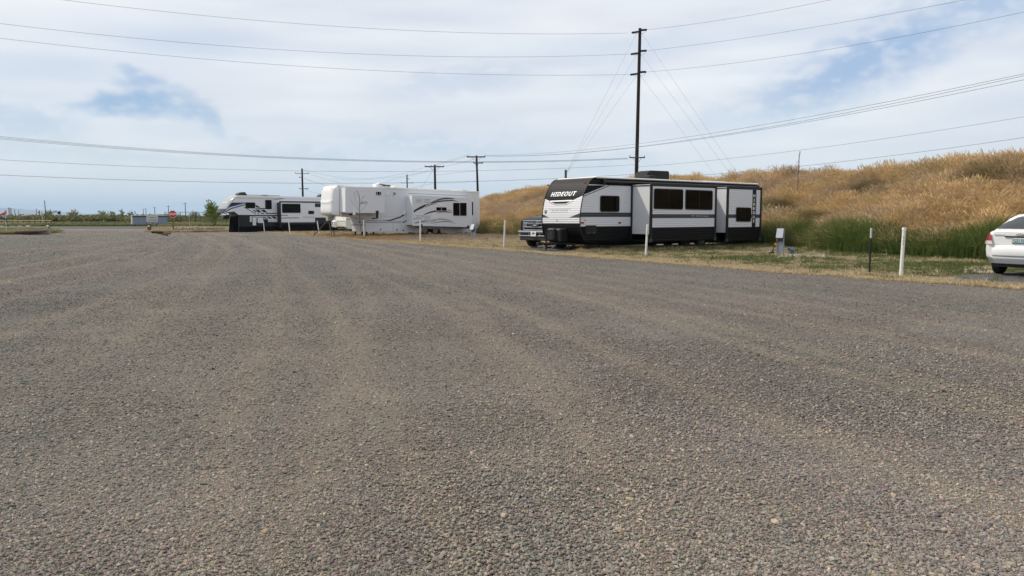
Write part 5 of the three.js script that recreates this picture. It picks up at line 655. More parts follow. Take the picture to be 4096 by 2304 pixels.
{
  const [b] = pedestal(3122, 1018, 915, 'grey hook-up pedestal with sloping cover and yellow plug beside green grass', -0.5, true);
  const hose = thing('water_filter', 'short blue canister lying tilted beside the grey pedestal', 'canister', b.clone().add(V(0.28, 0, 0.05))); mesh('canister', [rod([0, 0.25, 0], [0.2, 0.12, 0.03], 0.045, 0.045, 14), rod([-0.03, 0.27, 0], [0, 0.25, 0], 0.03), rod([0.2, 0.12, 0.03], [0.22, 0.105, 0.033], 0.03)], M(0x2a6fae, 0.4), hose); mesh('hose', tube([[0.22, 0.105, 0.033], [0.35, 0.03, 0.06], [0.7, 0.02, -0.3], [1.2, 0.02, -0.5]], 0.012, 20, 6), M(0xcfcfca, 0.6), hose);
  const rk = thing('surge_box', 'small dark box on the ground at the pedestal foot', 'box', b.clone().add(V(-0.36, 0, 0.02))); mesh('case', (() => { const q = box(0.22, 0.1, 0.14, 0, 0.07, 0, 0.02); q.rotateZ(0.35); return q; })(), M(0x2f2b2b, 0.6), rk); mesh('lid', (() => { const q = box(0.2, 0.02, 0.12, 0, 0.128, 0, 0.008); q.rotateZ(0.35); return q; })(), M(0x7a7470, 0.6), rk);
  pedestal(1897, 951, 898, 'grey hook-up pedestal at the tail of the white fifth-wheel', -0.5, false);
  const st = [[1.1, 0.9], [0.2, 0.7], [0.8, 1.2], [-0.5, 1.0], [1.6, 1.0]];
}
// a white rag-like stone and litter under the trailer side
{
  const R = rng(77), l = []; for (let k = 0; k < 420; k++) { const p = at(3110 + R() * 190, 1022 + R() * 14), r = 0.02 + 0.03 * R(), w = 0.7 + 0.5 * R(); l.push([p.x, 0.04, p.z, R() * 6, R(), R(), r, r * 0.7, r, 0.33 * w, 0.29 * w, 0.25 * w]); }
  for (let k = 0; k < 300; k++) { const p = at(3860 + R() * 110, 1072 + R() * 26), r = 0.02 + 0.025 * R(), w = 0.7 + 0.5 * R(); l.push([p.x, 0.04, p.z, R() * 6, R(), R(), r, r * 0.7, r, 0.36 * w, 0.31 * w, 0.24 * w]); }
  cover('pale_pebbles', 'pale pebbles scattered on the grass near the pedestal and pad', 'pebbles', new THREE.IcosahedronGeometry(1, 0), M(0xffffff, 0.95), l);
}

// ---------- poles and wires ----------
function wirePath(pl, pts, z0, z1) { const q = pts.map(p => pl.S(...p)); const L = u => { let y = 0; for (let i = 0; i < 3; i++) { let k = q[i][1]; for (let j = 0; j < 3; j++) if (j !== i) k *= (u - q[j][0]) / (q[i][0] - q[j][0]); y += k; } return y; }; const a = q[0][0] + (z0 ?? 0) * Math.sign(q[0][0] - q[2][0]), b = q[2][0] + (z1 ?? 0) * Math.sign(q[2][0] - q[0][0]), o = []; for (let k = 0; k <= 24; k++) { const u = lerp(a, b, k / 24); o.push(pl.W(u, L(u))); } return o; }
function wire(pl, pts, r, label, group, z1 = 12, mat = mt.wire, z0 = 0) { const m = mesh(numbered('overhead_wire'), tube(wirePath(pl, pts, z0, z1), r * 0.8, 60, 5), mat, scene); return tag(m, label, 'wire', group); }
const poleM = M(0x33271e, 0.9, 0, { map: tex(64, 256, (i, j) => { const v = 150 + 70 * fbm(i * 0.25, j * 0.02, 4) + 40 * (h2(i, j >> 3) - 0.5); return [v, v * 0.98, v * 0.95]; }) }), armM = M(0x5a4a3d, 0.9), farM = M(0x4a4540, 0.9);
function pole(base, top, r, label, arms = [], group, mat = poleM, name = 'utility_pole') {
  const g = thing(name, label, 'pole', base, 0, group), d = top.clone().sub(base);
  mesh('shaft', rod([0, -0.3, 0], d, r * 1.2, r * 0.85, 12), mat, g);
  for (const a of arms) {                                             // { y: height, l: [left, right] reach, dir, ins: number of insulators, brace }
    const c = V(d.x * a.y / d.y, a.y, d.z * a.y / d.y), dir = a.dir ?? V(1, 0, 0), th = a.th ?? 0.055, z = V(0, 0, r + th), p0 = c.clone().addScaledVector(dir, -a.l[0]).add(z), p1 = c.clone().addScaledVector(dir, a.l[1]).add(z);
    const m = mesh('crossarm', rod(p0, p1, th, th, 4), a.mat ?? armM, g);
    if (a.brace) for (const s of [-1, 1]) mesh('brace', rod(c.clone().add(z).add(V(0, -0.6, 0)), c.clone().add(z).addScaledVector(dir, s * Math.min(...a.l) * 0.6), 0.018, 0.018, 5), mt.steel, m);
    for (let k = 0; k < (a.ins ?? 0); k++) { const p = p0.clone().lerp(p1, a.ins === 1 ? 0 : k / (a.ins - 1) * 0.96 + 0.02); mesh('insulator', rod(p, p.clone().add(V(0, 0.2, 0)), 0.05, 0.035, 7), mt.insul, m); }
  }
  return g;
}
// the tall dead-end pole
const pm0 = atZ(2540, 924, 75), pm1 = atZ(2560, 113, 75); pm0.y = 0;
const tall = pole(pm0, pm1, 0.17, 'very tall dark wooden power pole rising behind the ribbed black-nosed trailer', [{ y: atZ(2547, 631, 75).y, l: [0.75, 0.75], ins: 3, th: 0.06, brace: true }]);
const WL = plane(V(pm0.x, 0, pm0.z), V(-40, 0, -56)), WR = plane(V(pm0.x, 0, pm0.z), V(36, 0, -51));
const lowP = (x, y) => atZ(x, y, 75).sub(pm0);
for (const [xa, ya, xb, yb, pl] of [[2527, 131, 2553, 127, WL], [2523, 217, 2551, 213, WL], [2521, 299, 2549, 295, WL], [2565, 120.5, 2587, 119, WR], [2563, 204, 2586, 202.5, WR], [2562, 288.5, 2584, 287.5, WR]]) {
  const A = pl.W(...pl.S(xa, ya)).sub(pm0), B = pl.W(...pl.S(xb, yb)).sub(pm0), gs = [rod(A, B, 0.06, 0.06, 10)]; for (let k = 0; k < 7; k++) { const p = A.clone().lerp(B, (k + 0.5) / 7), q = A.clone().lerp(B, (k + 0.9) / 7); gs.push(rod(p, q, 0.11, 0.08, 10)); } mesh('strain_insulator', gs, mt.insul, tall);
}
for (const [y0, y1] of [[131, 120], [216, 203], [299, 288]]) mesh('jumper_wire', tube([lowP(2527, y0 + 1), lowP(2540, y0 + 8).add(V(0, 0, 0.4)), lowP(2570, y0 + 6).add(V(0, 0, 0.4)), lowP(2586, y1)], 0.012, 20, 5), mt.wire, tall);
for (const [x, y, ex, ey] of [[2549, 128, 2267, 687], [2547, 218, 2268, 688], [2545, 303, 2270, 690]]) mesh('guy_wire', rod(lowP(x, y), atZ(ex, ey, 73).sub(pm0), 0.009, 0.009, 5), mt.galv, tall);
for (const [x, y, ex, ey] of [[2563, 128, 3030, 812], [2562, 215, 3000, 800], [2560, 300, 2935, 800]]) mesh('guy_wire', rod(lowP(x, y), atZ(ex, ey, 66).sub(pm0), 0.009, 0.009, 5), mt.galv, tall);
{ const b = atZ(2263, 921, 73), t = atZ(2263, 679, 73); b.y = 0; pole(b, t, 0.13, 'short guy stub pole rising above the ribbed black-nosed trailer', [{ y: t.y - 0.25, l: [0.12, 0.12], th: 0.03 }], undefined, armM); }
[[[2512, 132], [1400, 109], [255, 0]], [[2517, 216], [1400, 214], [0, 94]], [[2515, 298], [1400, 277], [0, 153]]].forEach((p, k) => wire(WL, p, 0.013, ['topmost', 'second highest', 'third highest'][k] + ' conductor stretching from the tall pole over the fifth-wheels', 'high conductors over the fifth-wheels'));
[[[2588, 119], [3006, 60], [3320, 0]], [[2588, 203], [3350, 93], [3857, 0]], [[2588, 288], [3204, 215], [4096, 48]]].forEach((p, k) => wire(WR, p, 0.013, ['topmost', 'second highest', 'third highest'][k] + ' conductor stretching from the tall pole over the straw bank', 'high conductors over the straw bank', 18));
for (const p of [[[2510, 632], [1400, 638], [0, 546]], [[2512, 634], [1400, 640.5], [0, 551]], [[2514, 636], [1400, 643], [0, 556]]]) wire(WL, p, 0.013, 'one of three close conductors leaving the small crossarm of the tall pole', 'close conductors left of the tall pole');
wire(WL, [[2540, 659], [1400, 686], [0, 639]], 0.013, 'lone thin cable passing above the roof of the white fifth-wheel');
wire(WL, [[2537, 697], [1400, 733], [0, 700]], 0.017, 'lowest thick cable skimming the roof of the white fifth-wheel');
wire(WR, [[2545, 668], [3198, 601], [4096, 467]], 0.013, 'lone cable touching the white box of the little bank pole');
wire(WR, [[2560, 716], [3210, 664], [4096, 550]], 0.015, 'lowest cable running just above the straw bank');
const PP = plane(V(-4.9, 0, -103), V(28.4, 0, -41.6));
for (const p of [[[1941, 621], [2600, 569], [4096, 295]], [[1938, 623], [2600, 581], [4096, 303]], [[1936, 624], [2600, 583], [4096, 319]]]) wire(PP, p, 0.014, 'one of three conductors running right from the twin-arm pole', 'conductors right of the twin-arm pole', 15);
// poles beyond the white fifth-wheel
function poleAt(px, ty, pxb, Z, r, label, arms, group, mat) { const b = atZ(pxb, 900, Z); b.y = 0; b.x = (pxb - 2048) / FOC * Z * 1.0 + 0; const t = atZ(px, ty, Z); b.x = atZ(pxb, 864, Z).x; return pole(b, t, r, label, (arms ?? []).map(a => ({ ...a, y: atZ(px, a.py, Z).y, l: a.px.map(x => Math.abs(x - px) / FOC * Z) })), group, mat); }
poleAt(1906, 622, 1916, 103, 0.15, 'weathered power pole with two stacked crossarms above the fifth-wheel tail', [{ py: 628, px: [1868, 1941], ins: 3, brace: true, th: 0.09 }, { py: 652.5, px: [1893, 1931], ins: 2, brace: true, th: 0.07 }]);
poleAt(1739, 659, 1743, 100, 0.16, 'stout power pole with one broad crossarm above the white roof', [{ py: 667, px: [1700, 1776], ins: 4, brace: true, th: 0.08 }]);
poleAt(1628, 698, 1630, 150, 0.13, 'slender power pole with low crossarm above the white roof', [{ py: 732, px: [1604, 1653], ins: 2, th: 0.05 }, { py: 716, px: [1626, 1639], ins: 1, th: 0.05 }]);
poleAt(1208, 674, 1214, 130, 0.17, 'dark power pole with staggered arms above the black-skirted fifth-wheel', [{ py: 694, px: [1181, 1236], ins: 2, th: 0.05 }, { py: 710, px: [1198, 1210], ins: 1, th: 0.05 }, { py: 755, px: [1197, 1231], ins: 2, th: 0.06 }]);
{
  const b1 = plane(V(-4.9, 0, -103), V(-10.3, 0, -100)), gW = 'slack wires between the poles beyond the white roof', lb1 = 'short slack wire from the twin-arm pole to the broad-armed pole', lb2 = 'long drooping wire between the broad-armed pole and the staggered-arm pole', lb3 = 'slack wire falling from the staggered-arm pole towards the white fifth-wheel roof', lb4 = 'low cable slung between the twin-arm pole and the broad-armed pole';
  const seg = (lb, pts, Z0, Z1, r = 0.011) => { const q = pts.map(([x, y], i) => atZ(x, y, lerp(Z0, Z1, i / (pts.length - 1)))); tag(mesh(numbered('overhead_wire'), tube(q, r, 40, 5), mt.wire, scene), lb, 'wire', gW); };
  seg(lb1, [[1870, 620], [1810, 638], [1742, 658]], 103, 100); seg(lb1, [[1880, 622], [1815, 642], [1752, 660]], 103, 100); seg(lb1, [[1896, 637], [1840, 652], [1778, 666]], 103, 100);
  seg(lb2, [[1693, 671], [1600, 697], [1500, 712], [1400, 713], [1300, 700], [1214, 678]], 100, 130); seg(lb2, [[1733, 676], [1620, 703], [1500, 716], [1400, 720], [1330, 714]], 100, 128); seg(lb2, [[1732, 683], [1650, 700], [1540, 726]], 100, 115);
  seg(lb3, [[1214, 680], [1270, 706], [1360, 731]], 130, 124); seg(lb3, [[1214, 710], [1260, 728], [1310, 743]], 130, 126); seg(lb3, [[1218, 716], [1260, 728], [1300, 740]], 130, 126); seg(lb3, [[1220, 757], [1250, 768], [1290, 777]], 130, 128); seg(lb4, [[1905, 684], [1820, 692], [1742, 701]], 103, 100); seg(lb4, [[1905, 724], [1820, 732], [1742, 733], [1640, 754]], 103, 100); seg('thin guy wire slanting down from the broad-armed pole', [[1731, 682], [1712, 712], [1684, 752]], 100, 98);
}
// little pole with a white box on the bank
{ const b = site(37.2, 22.0); const q = atZ(3192, 694, 43.5), t = atZ(3198, 604, 43.5), [s, tt] = toST(q); q.y = bankH(s, tt) - 0.1; const g = thing('antenna_pole', 'little grey pole with a white box on the crest of the straw bank', 'pole', q); const d = t.clone().sub(q); mesh('shaft', rod([0, 0, 0], d, 0.028, 0.024, 8), M(0x5f5d5a, 0.7), g); mesh('box', box(0.1, 0.2, 0.08, d.x, d.y - 0.1, d.z + 0.02, 0.015), mt.white, g); mesh('cable', tube([[d.x - 0.03, d.y - 0.55, d.z], [d.x - 0.17, d.y - 0.75, d.z], [d.x - 0.15, d.y - 1.0, d.z], [d.x - 0.04, d.y - 0.95, d.z]], 0.008, 20, 5), mt.wire, g); }
// distant poles
const farLabel = 'distant plain pole beyond the scrub', farG = 'distant poles beyond the scrub', farLabelX = 'distant crossarm power pole beyond the scrub';
for (const [x, ty, xb, arms] of [[39, 831, 41], [44, 832, 46], [74, 842, 75.5], [145, 834, 147], [447, 848, 447], [573, 835, 574]]) { const Z = 8.5 * 3000 / (864 - ty); poleAt(x, ty, xb, Z, 0.0002 * Z + 0.13, farLabel, [{ py: ty + 3, px: [x - 2, x + 2], th: 0.1 }], farG, farM); }
for (const [x, ty, xb, ay, hw] of [[34.5, 830, 36.5, 833, 5], [58, 838, 61, 841, 6], [583, 832, 585, 836, 6], [618, 827, 620, 831, 7.5], [673, 821, 675, 826, 8.5], [740, 809, 743, 815, 10], [835, 796, 836, 801, 11]]) { const Z = 8.5 * 3000 / (864 - ty); poleAt(x, ty, xb, Z, 0.0002 * Z + 0.13, farLabelX, [{ py: ay, px: [x - hw, x + hw], ins: 3, th: 0.09 }], farG + ' with crossarms', farM); }
{ const k = (x, ty, xb, Z, r, l, a, m) => poleAt(x, ty, xb, Z, r, l, a, undefined, m);
  k(157, 841, 159, 330, 0.16, 'distant pole with a lump of equipment beyond the tall mast', [{ py: 850, px: [154.5, 158], th: 0.3, mat: mt.steel }], farM);
  k(166, 847, 172, 150, 0.08, 'pale leaning pole beside the tall thin mast', [], M(0xa49a80, 0.8)); k(178, 802, 184, 142, 0.075, 'tall thin dark mast beyond the log pile', [{ py: 803, px: [177, 179], th: 0.04 }], farM);
  k(130, 857, 130, 420, 0.2, 'distant stubby pole above the tan cutting', [], farM); k(239, 842, 240, 300, 0.17, 'distant pole hung with a cluster of transformers', [{ py: 849, px: [234, 245], th: 0.4, mat: mt.steel, ins: 2 }, { py: 853, px: [235.5, 242], th: 0.45, mat: mt.steel }], farM); }

// ---------- the entrance: sign, stop sign, flags, logs, pots ----------
{
  const b = at(694, 926), g = thing('stop_sign', 'red octagonal STOP sign on a brown wooden post', 'sign', b, 0.36), s = 3000 / -b.z, cy = atZ(692, 856.5, -b.z).y, r = 14.6 / s, oct = []; for (let k = 0; k < 8; k++) { const a = (k + 0.5) * Math.PI / 4; oct.push([r * 1.05 * Math.cos(a), cy + r * 1.05 * Math.sin(a)]); }
  mesh('post', (() => { const q = bx(-0.055, 0.055, -0.1, cy + r * 0.2, -0.05, 0.05, 0.006); return q; })(), M(0x6a5b47, 0.9), g);
  const T = paint(-r * 1.1, r * 1.1, cy - r * 1.1, cy + r * 1.1, 320, '#dcdcd8', P => { P.poly(oct.map(([x, y]) => [x * 0.93, cy + (y - cy) * 0.93]), '#b5131f'); fitText(P, 'STOP', [-r * 0.8, cy - r * 0.30], [r * 0.8, cy - r * 0.30], r * 0.62, '#eeeeec', 'bold'); });
  mesh('octagon', uvFlat(-r * 1.1, r * 1.1, cy - r * 1.1, cy + r * 1.1)(slab(oct, 0.052, 0.058)), M(0xffffff, 0.4, 0, { map: T }), g);
}
{
  const Z = 108, b = atZ(610, 905, Z); b.y = 0; const s = 3000 / Z, g = thing('welcome_sign', 'pale welcome board with script lettering above a navy SLOW 5 MPH panel', 'sign', b, 0.42), y = v => atZ(610, v, Z).y, w = 21 / s;
  const t = paint(-w, w, y(888), y(860), 260, '#b9b8b1', P => { const c = '#23211f', f = (s, x0, x1, yy, h) => fitText(P, s, [x0 * w, y(yy)], [x1 * w, y(yy)], h, c, 'italic bold', 0.3); f('Welcome', -0.45, 0.62, 872.5, 0.14); f('Little Lagoon', -0.6, 0.88, 882.5, 0.14); P.line([[-0.9 * w, y(870)], [-0.75 * w, y(864)], [-0.62 * w, y(862)]], 0.03, '#6c6a66'); P.line([[-0.9 * w, y(880)], [-0.75 * w, y(881.5)], [-0.6 * w, y(884)]], 0.025, '#6c6a66'); P.line([[0.7 * w, y(865)], [0.85 * w, y(863)]], 0.03, '#8a8782'); });
  mesh('board', uvFlat(-w, w, y(888), y(860))(bx(-w, w, y(888), y(860), 0.03, 0.06, 0.006)), M(0xffffff, 0.7, 0, { map: t }), g);
  const t2 = paint(-w, w, y(895.5), y(888.5), 300, '#1b2440', P => fitText(P, 'SLOW 5 MPH', [-0.88 * w, y(894.3)], [0.9 * w, y(894.3)], 0.17, '#d4d5d3', 'bold')); mesh('speed_panel', uvFlat(-w, w, y(895.5), y(888.5))(bx(-w, w, y(895.5), y(888.5), 0.03, 0.055)), M(0xffffff, 0.6, 0, { map: t2 }), g);
  for (const x of [-0.55, 0.7]) mesh('post', bx(x * w - 0.05, x * w + 0.05, -0.1, y(862), -0.05, 0.025), M(0x3a4450, 0.8), g);
}
{
  const Z = 114, b = atZ(602, 905, Z); b.y = 0; const s = 3000 / Z, h = atZ(602, 863, Z).y, w = 62 / s, g = thing('block_building', 'low grey-blue block building with navy band behind the welcome board', 'building', b, 0.5), d = 2.4;
  mesh('wall', bx(-w, w, -0.1, h - 0.2, -d, 0), M(0x7f8996, 0.8), g).userData.label = 'grey-blue long wall'; mesh('end_wall', bx(-w - 0.16, -w + 0.002, -0.1, h - 0.05, -d, 0.02), M(0xb9bcc0, 0.8), g); mesh('fascia', bx(-w, w + 0.03, h - 0.2, h - 0.03, -d, 0.03), M(0x1b2036, 0.6), g); mesh('roof', bx(-w - 0.2, w + 0.06, h - 0.03, h + 0.045, -d - 0.05, 0.06, 0.01), M(0xcfd1d0, 0.6), g);
  for (let k = 1; k < 6; k++) mesh('wall_joint', bx(-w + k * w / 3 - 0.012, -w + k * w / 3 + 0.012, 0, h - 0.21, 0.0, 0.006), M(0x6a7380, 0.8), g);
}
function flag(px, by_, ty_, label, build) { const b = at(px, by_), g = thing('flag', label, 'flag', b), H = atZ(px, ty_, -b.z).y; mesh('staff', rod([0, 0, 0], [0, H, 0], 0.022, 0.018, 8), M(0xcfcab8, 0.6), g); build(g, b, 3000 / -b.z); }
flag(26, 932, 837, 'red, white and blue OPEN banner flag on a pale staff', (g, b, s) => {
  const T = paint(0, 1, 0, 1, 512, '#d9dadd', P => { P.poly([[0, 1], [1, 1], [1, 0.66], [0, 0.66]], '#b8353c'); P.poly([[0, 0], [1, 0], [1, 0.33], [0, 0.33]], '#2b3670'); fitText(P, 'OPEN', [0.04, 0.38], [0.98, 0.38], 0.235, '#14182a', 'bold'); });
  const q = [[26, 841], [8, 854], [13, 876], [28, 888]].map(([x, y]) => { const p = atZ(x, y, -b.z).sub(b); return p; }), [tr, tl, bl, br] = q;
  mesh('cloth', sheet(16, 16, (i, j) => { const u = i / 16, v = j / 16, a = tl.clone().lerp(tr, u), c = bl.clone().lerp(br, u), p = c.lerp(a, v); return [p.x, p.y, 0.09 * Math.sin(u * 7 + v * 2) * (1 - u * 0.8)]; }, (p, i, j) => [i / 16, j / 16]), M(0xffffff, 0.9, 0, { map: T, side: THREE.DoubleSide }), g);
});
flag(759, 917, 859, 'limp striped flag with dark blue canton on a short pale staff', (g, b, s) => {
  const T = paint(0, 1, 0, 1, 512, '#d5d2d0', P => { for (let k = 0; k < 7; k++) P.poly([[k * 2 / 13, 0], [(k * 2 + 1) / 13, 0], [(k * 2 + 1) / 13, 1], [k * 2 / 13, 1]], '#8f2531'); P.poly([[0, 0.55], [0.54, 0.55], [0.54, 1], [0, 1]], '#1a2238'); for (let i = 0; i < 5; i++) for (let j = 0; j < 5; j++) P.poly([[0.06 + i * 0.1, 0.6 + j * 0.08], [0.09 + i * 0.1, 0.6 + j * 0.08], [0.075 + i * 0.1, 0.63 + j * 0.08]], '#cfd2d8'); });
  const h = 48 / s, y0 = 4 / s; mesh('cloth', sheet(24, 20, (i, j) => { const u = i / 24, v = j / 20, sp = lerp(0.26, 0.03, v), x = u * sp - 0.03 * Math.sin(v * 9) + lerp(0.08, 0, v); return [x, y0 + h * v * (1 - 0.12 * u), 0.05 * Math.sin(u * 16 + v * 3) * (1 - v * 0.5)]; }, (p, i, j) => [i / 24 * 0.95 + 0.1 * j / 20, j / 20]), M(0xffffff, 0.9, 0, { map: T, side: THREE.DoubleSide }), g);
});
function log(pa, pb, r, label, end) { const A = at(pa[0], pa[1], pa[2] ?? 0.15), B = at(pb[0], pb[1], pb[2] ?? 0.15); B.z = A.z + (pb[3] ?? 0); B.x = (pb[0] - 2048) / FOC * -B.z; const g = thing('log', label, 'log', A, 0, 'old logs piled at the entrance'), d = B.clone().sub(A); d.y = (pb[2] ?? 0.15) - (pa[2] ?? 0.15); mesh('trunk', (() => { const q = rod([0, 0, 0], d, r, r * 0.85, 12); const p = q.attributes.position; for (let i = 0; i < p.count; i++) p.setY(i, p.getY(i) + 0.03 * (fbm(p.getX(i) * 2, p.getZ(i) * 5 + i % 13, 3) - 0.5)); q.computeVertexNormals(); return q; })(), M(0x40362f, 0.95), g); mesh('cut_end', rod(d, d.clone().addScaledVector(d.clone().normalize(), 0.015), r * 0.84, r * 0.8, 12), M(end ?? 0x6f6457, 0.95), g); }
log([64, 930, 0.42], [166, 924, 0.50, 0.3], 0.10, 'long dark log lying on top of the pile by the OPEN flag'); log([70, 931, 0.12], [172, 931, 0.25, 1.2], 0.11, 'grey log in the middle of the pile by the OPEN flag'); log([95, 934, 0.1], [180, 928, 0.32, 1.6], 0.13, 'thick grey log propped aslant in the pile by the OPEN flag'); log([115, 935, 0.08], [205, 933, 0.12, 0.8], 0.08, 'thin pale log lowest in the pile by the OPEN flag', 0x9a8f7f); log([163, 926, 0.55], [192, 926, 0.58, 0.2], 0.09, 'short dark log end sticking out above the pile by the OPEN flag');
log([622, 929, 0.42], [678, 928, 0.24, 0.6], 0.07, 'weathered log with pale end sloping down beside the clay pot', 0xb8ab98); log([626, 930, 0.15], [684, 930, 0.10, 0.9], 0.09, 'dark log lying lowest beside the clay pot'); log([606, 929, 0.45], [656, 927, 0.44, -0.4], 0.08, 'mossy log lying across the others beside the clay pot', 0x7c7252);
function pot(px, py, r, h, m, label, planted) { const b = at(px, py), g = thing('flower_pot', label, 'pot', b); b.y = 0.05; g.position.y = 0.12; mesh('bowl', new THREE.LatheGeometry([[0, 0], [r * 0.62, 0], [r * 0.9, h * 0.85], [r * 1.0, h * 0.85], [r * 1.0, h], [r * 0.88, h], [r * 0.8, h * 0.8], [0, h * 0.78]].map(p => new THREE.Vector2(...p)), 20), m, g); mesh('soil', disc(r * 0.8, 0.01, 0, 0, 0).rotateX(Math.PI / 2).translate(0, h * 0.84, 0), M(0x2f261e, 1), g); mesh('plant', tuftGeo(px | 0, 26, r * 0.6, 0.24, 0.03, 0.9).translate(0, h * 0.8, 0), M(planted, 0.9, 0, { side: THREE.DoubleSide }), g); }
pot(598, 927, 0.21, 0.32, M(0x8c4a34, 0.8), 'clay-red flower pot at the end of the logs', 0x5b5a38); pot(199, 929, 0.2, 0.28, M(0xa4a7a6, 0.7), 'grey-white flower pot beside the pile by the OPEN flag', 0x4a5232);
function lamp(px, py, H, label) { const b = at(px, py), g = thing('garden_lamp', label, 'lamp', b); mesh('stem', rod([0, 0, 0], [0, H, 0], 0.014), mt.galv, g); mesh('cap', new THREE.SphereGeometry(0.09, 14, 8, 0, 6.3, 0, 1.57).scale(1.2, 0.7, 1.2).translate(0, H, 0), mt.white, g); mesh('lens', rod([0, H - 0.08, 0], [0, H, 0], 0.05), M(0xbfc3c4, 0.3), g); }
lamp(192, 928, 0.55, 'small white garden lamp by the pile near the OPEN flag'); lamp(596, 926, 0.5, 'small white garden lamp behind the clay pot');

// ---------- fences ----------
function fence(x0, x1, ty, by, Z, n, label, fab, skew = 0) {
  const A = atZ(x0, 864, Z), B = atZ(x1, 864, Z + skew), H = atZ(x0, ty, Z).y, g = thing('chain_link_fence', label, 'fence', V(A.x, 0, A.z)), d = V(B.x - A.x, 0, B.z - A.z), pm = M(0x26292a, 0.7, 0.1);
  for (let k = 0; k <= n; k++) { const p = d.clone().multiplyScalar(k / n); mesh('post', rod(p.clone().add(V(0, -0.2, 0)), p.clone().add(V(0, H, 0)), 0.06, 0.06, 8), pm, g); }
  mesh('top_rail', rod([0, H - 0.02, 0], d.clone().add(V(0, H - 0.02, 0)), 0.045, 0.045, 6), M(fab, 0.6, 0.2), g); mesh('bottom_rail', rod([0, 0.12, 0], d.clone().add(V(0, 0.12, 0)), 0.015, 0.015, 5), pm, g);
  const L = d.length(), sp = 0.28, P = [], I = [], w = 0.006, X = d.clone().normalize(); for (let s = -H; s < L; s += sp) for (const k of [1, -1]) { let a = s, b = s + H, y0 = 0.1, y1 = H; if (k < 0) { y0 = H; y1 = 0.1; } const f = (u, y) => [X.x * u, y, X.z * u]; if (a < 0) { y0 += (y1 - y0) * (-a / H); a = 0; } if (b > L) { y1 -= (y1 - y0) * ((b - L) / (b - a)); b = L; } const o = P.length / 3; P.push(...f(a, y0 - w), ...f(a, y0 + w), ...f(b, y1 - w), ...f(b, y1 + w)); I.push(o, o + 1, o + 2, o + 1, o + 3, o + 2); }
  const m = new THREE.BufferGeometry(); m.setAttribute('position', new THREE.Float32BufferAttribute(P, 3)); m.setIndex(I); m.computeVertexNormals(); const fm = mesh('wire_mesh', m, M(0x6d7170, 0.6, 0.2, { side: THREE.DoubleSide }), g); fm.userData.kind = 'stuff';
}
fence(660, 905, 848, 900, 138, 4, 'tall chain-link fence between the STOP sign and the green tree', 0x73787a); fence(-60, 205, 881, 897, 132, 12, 'low chain-link fence with pale rail behind the OPEN flag', 0xb5b3a8, -4); fence(215, 536, 888, 900, 128, 9, 'low sagging wire fence left of the block building', 0x5a5c50, 2);

// ---------- scrub, shrubs and trees ----------
function leafBall(seed, n, size, flat = 1, lift = 0.5) { const R = rng(seed), P = [], I = []; for (let k = 0; k < n; k++) { let x, y, z; do { x = R() * 2 - 1; y = R() * 2 - 1; z = R() * 2 - 1; } while (x * x + y * y + z * z > 1 || x * x + y * y + z * z < 0.12 * R()); const lump = 0.78 + 0.34 * Math.sin(x * 5 + seed) * Math.cos(z * 5 + y * 3); x *= lump; z *= lump; y = y * flat * lump + lift; const s = size * (0.5 + R()), a = V(R() - 0.5, R() - 0.5, R() - 0.5).normalize().multiplyScalar(s), b = V(R() - 0.5, R() - 0.5, R() - 0.5).normalize().multiplyScalar(s * 0.6), o = P.length / 3; P.push(x - a.x, y - a.y, z - a.z, x + b.x, y + b.y, z + b.z, x + a.x, y + a.y, z + a.z, x - b.x, y - b.y, z - b.z); I.push(o, o + 1, o + 2, o, o + 2, o + 3); } const g = new THREE.BufferGeometry(); g.setAttribute('position', new THREE.Float32BufferAttribute(P, 3)); g.setIndex(I); g.computeVertexNormals(); return g; }
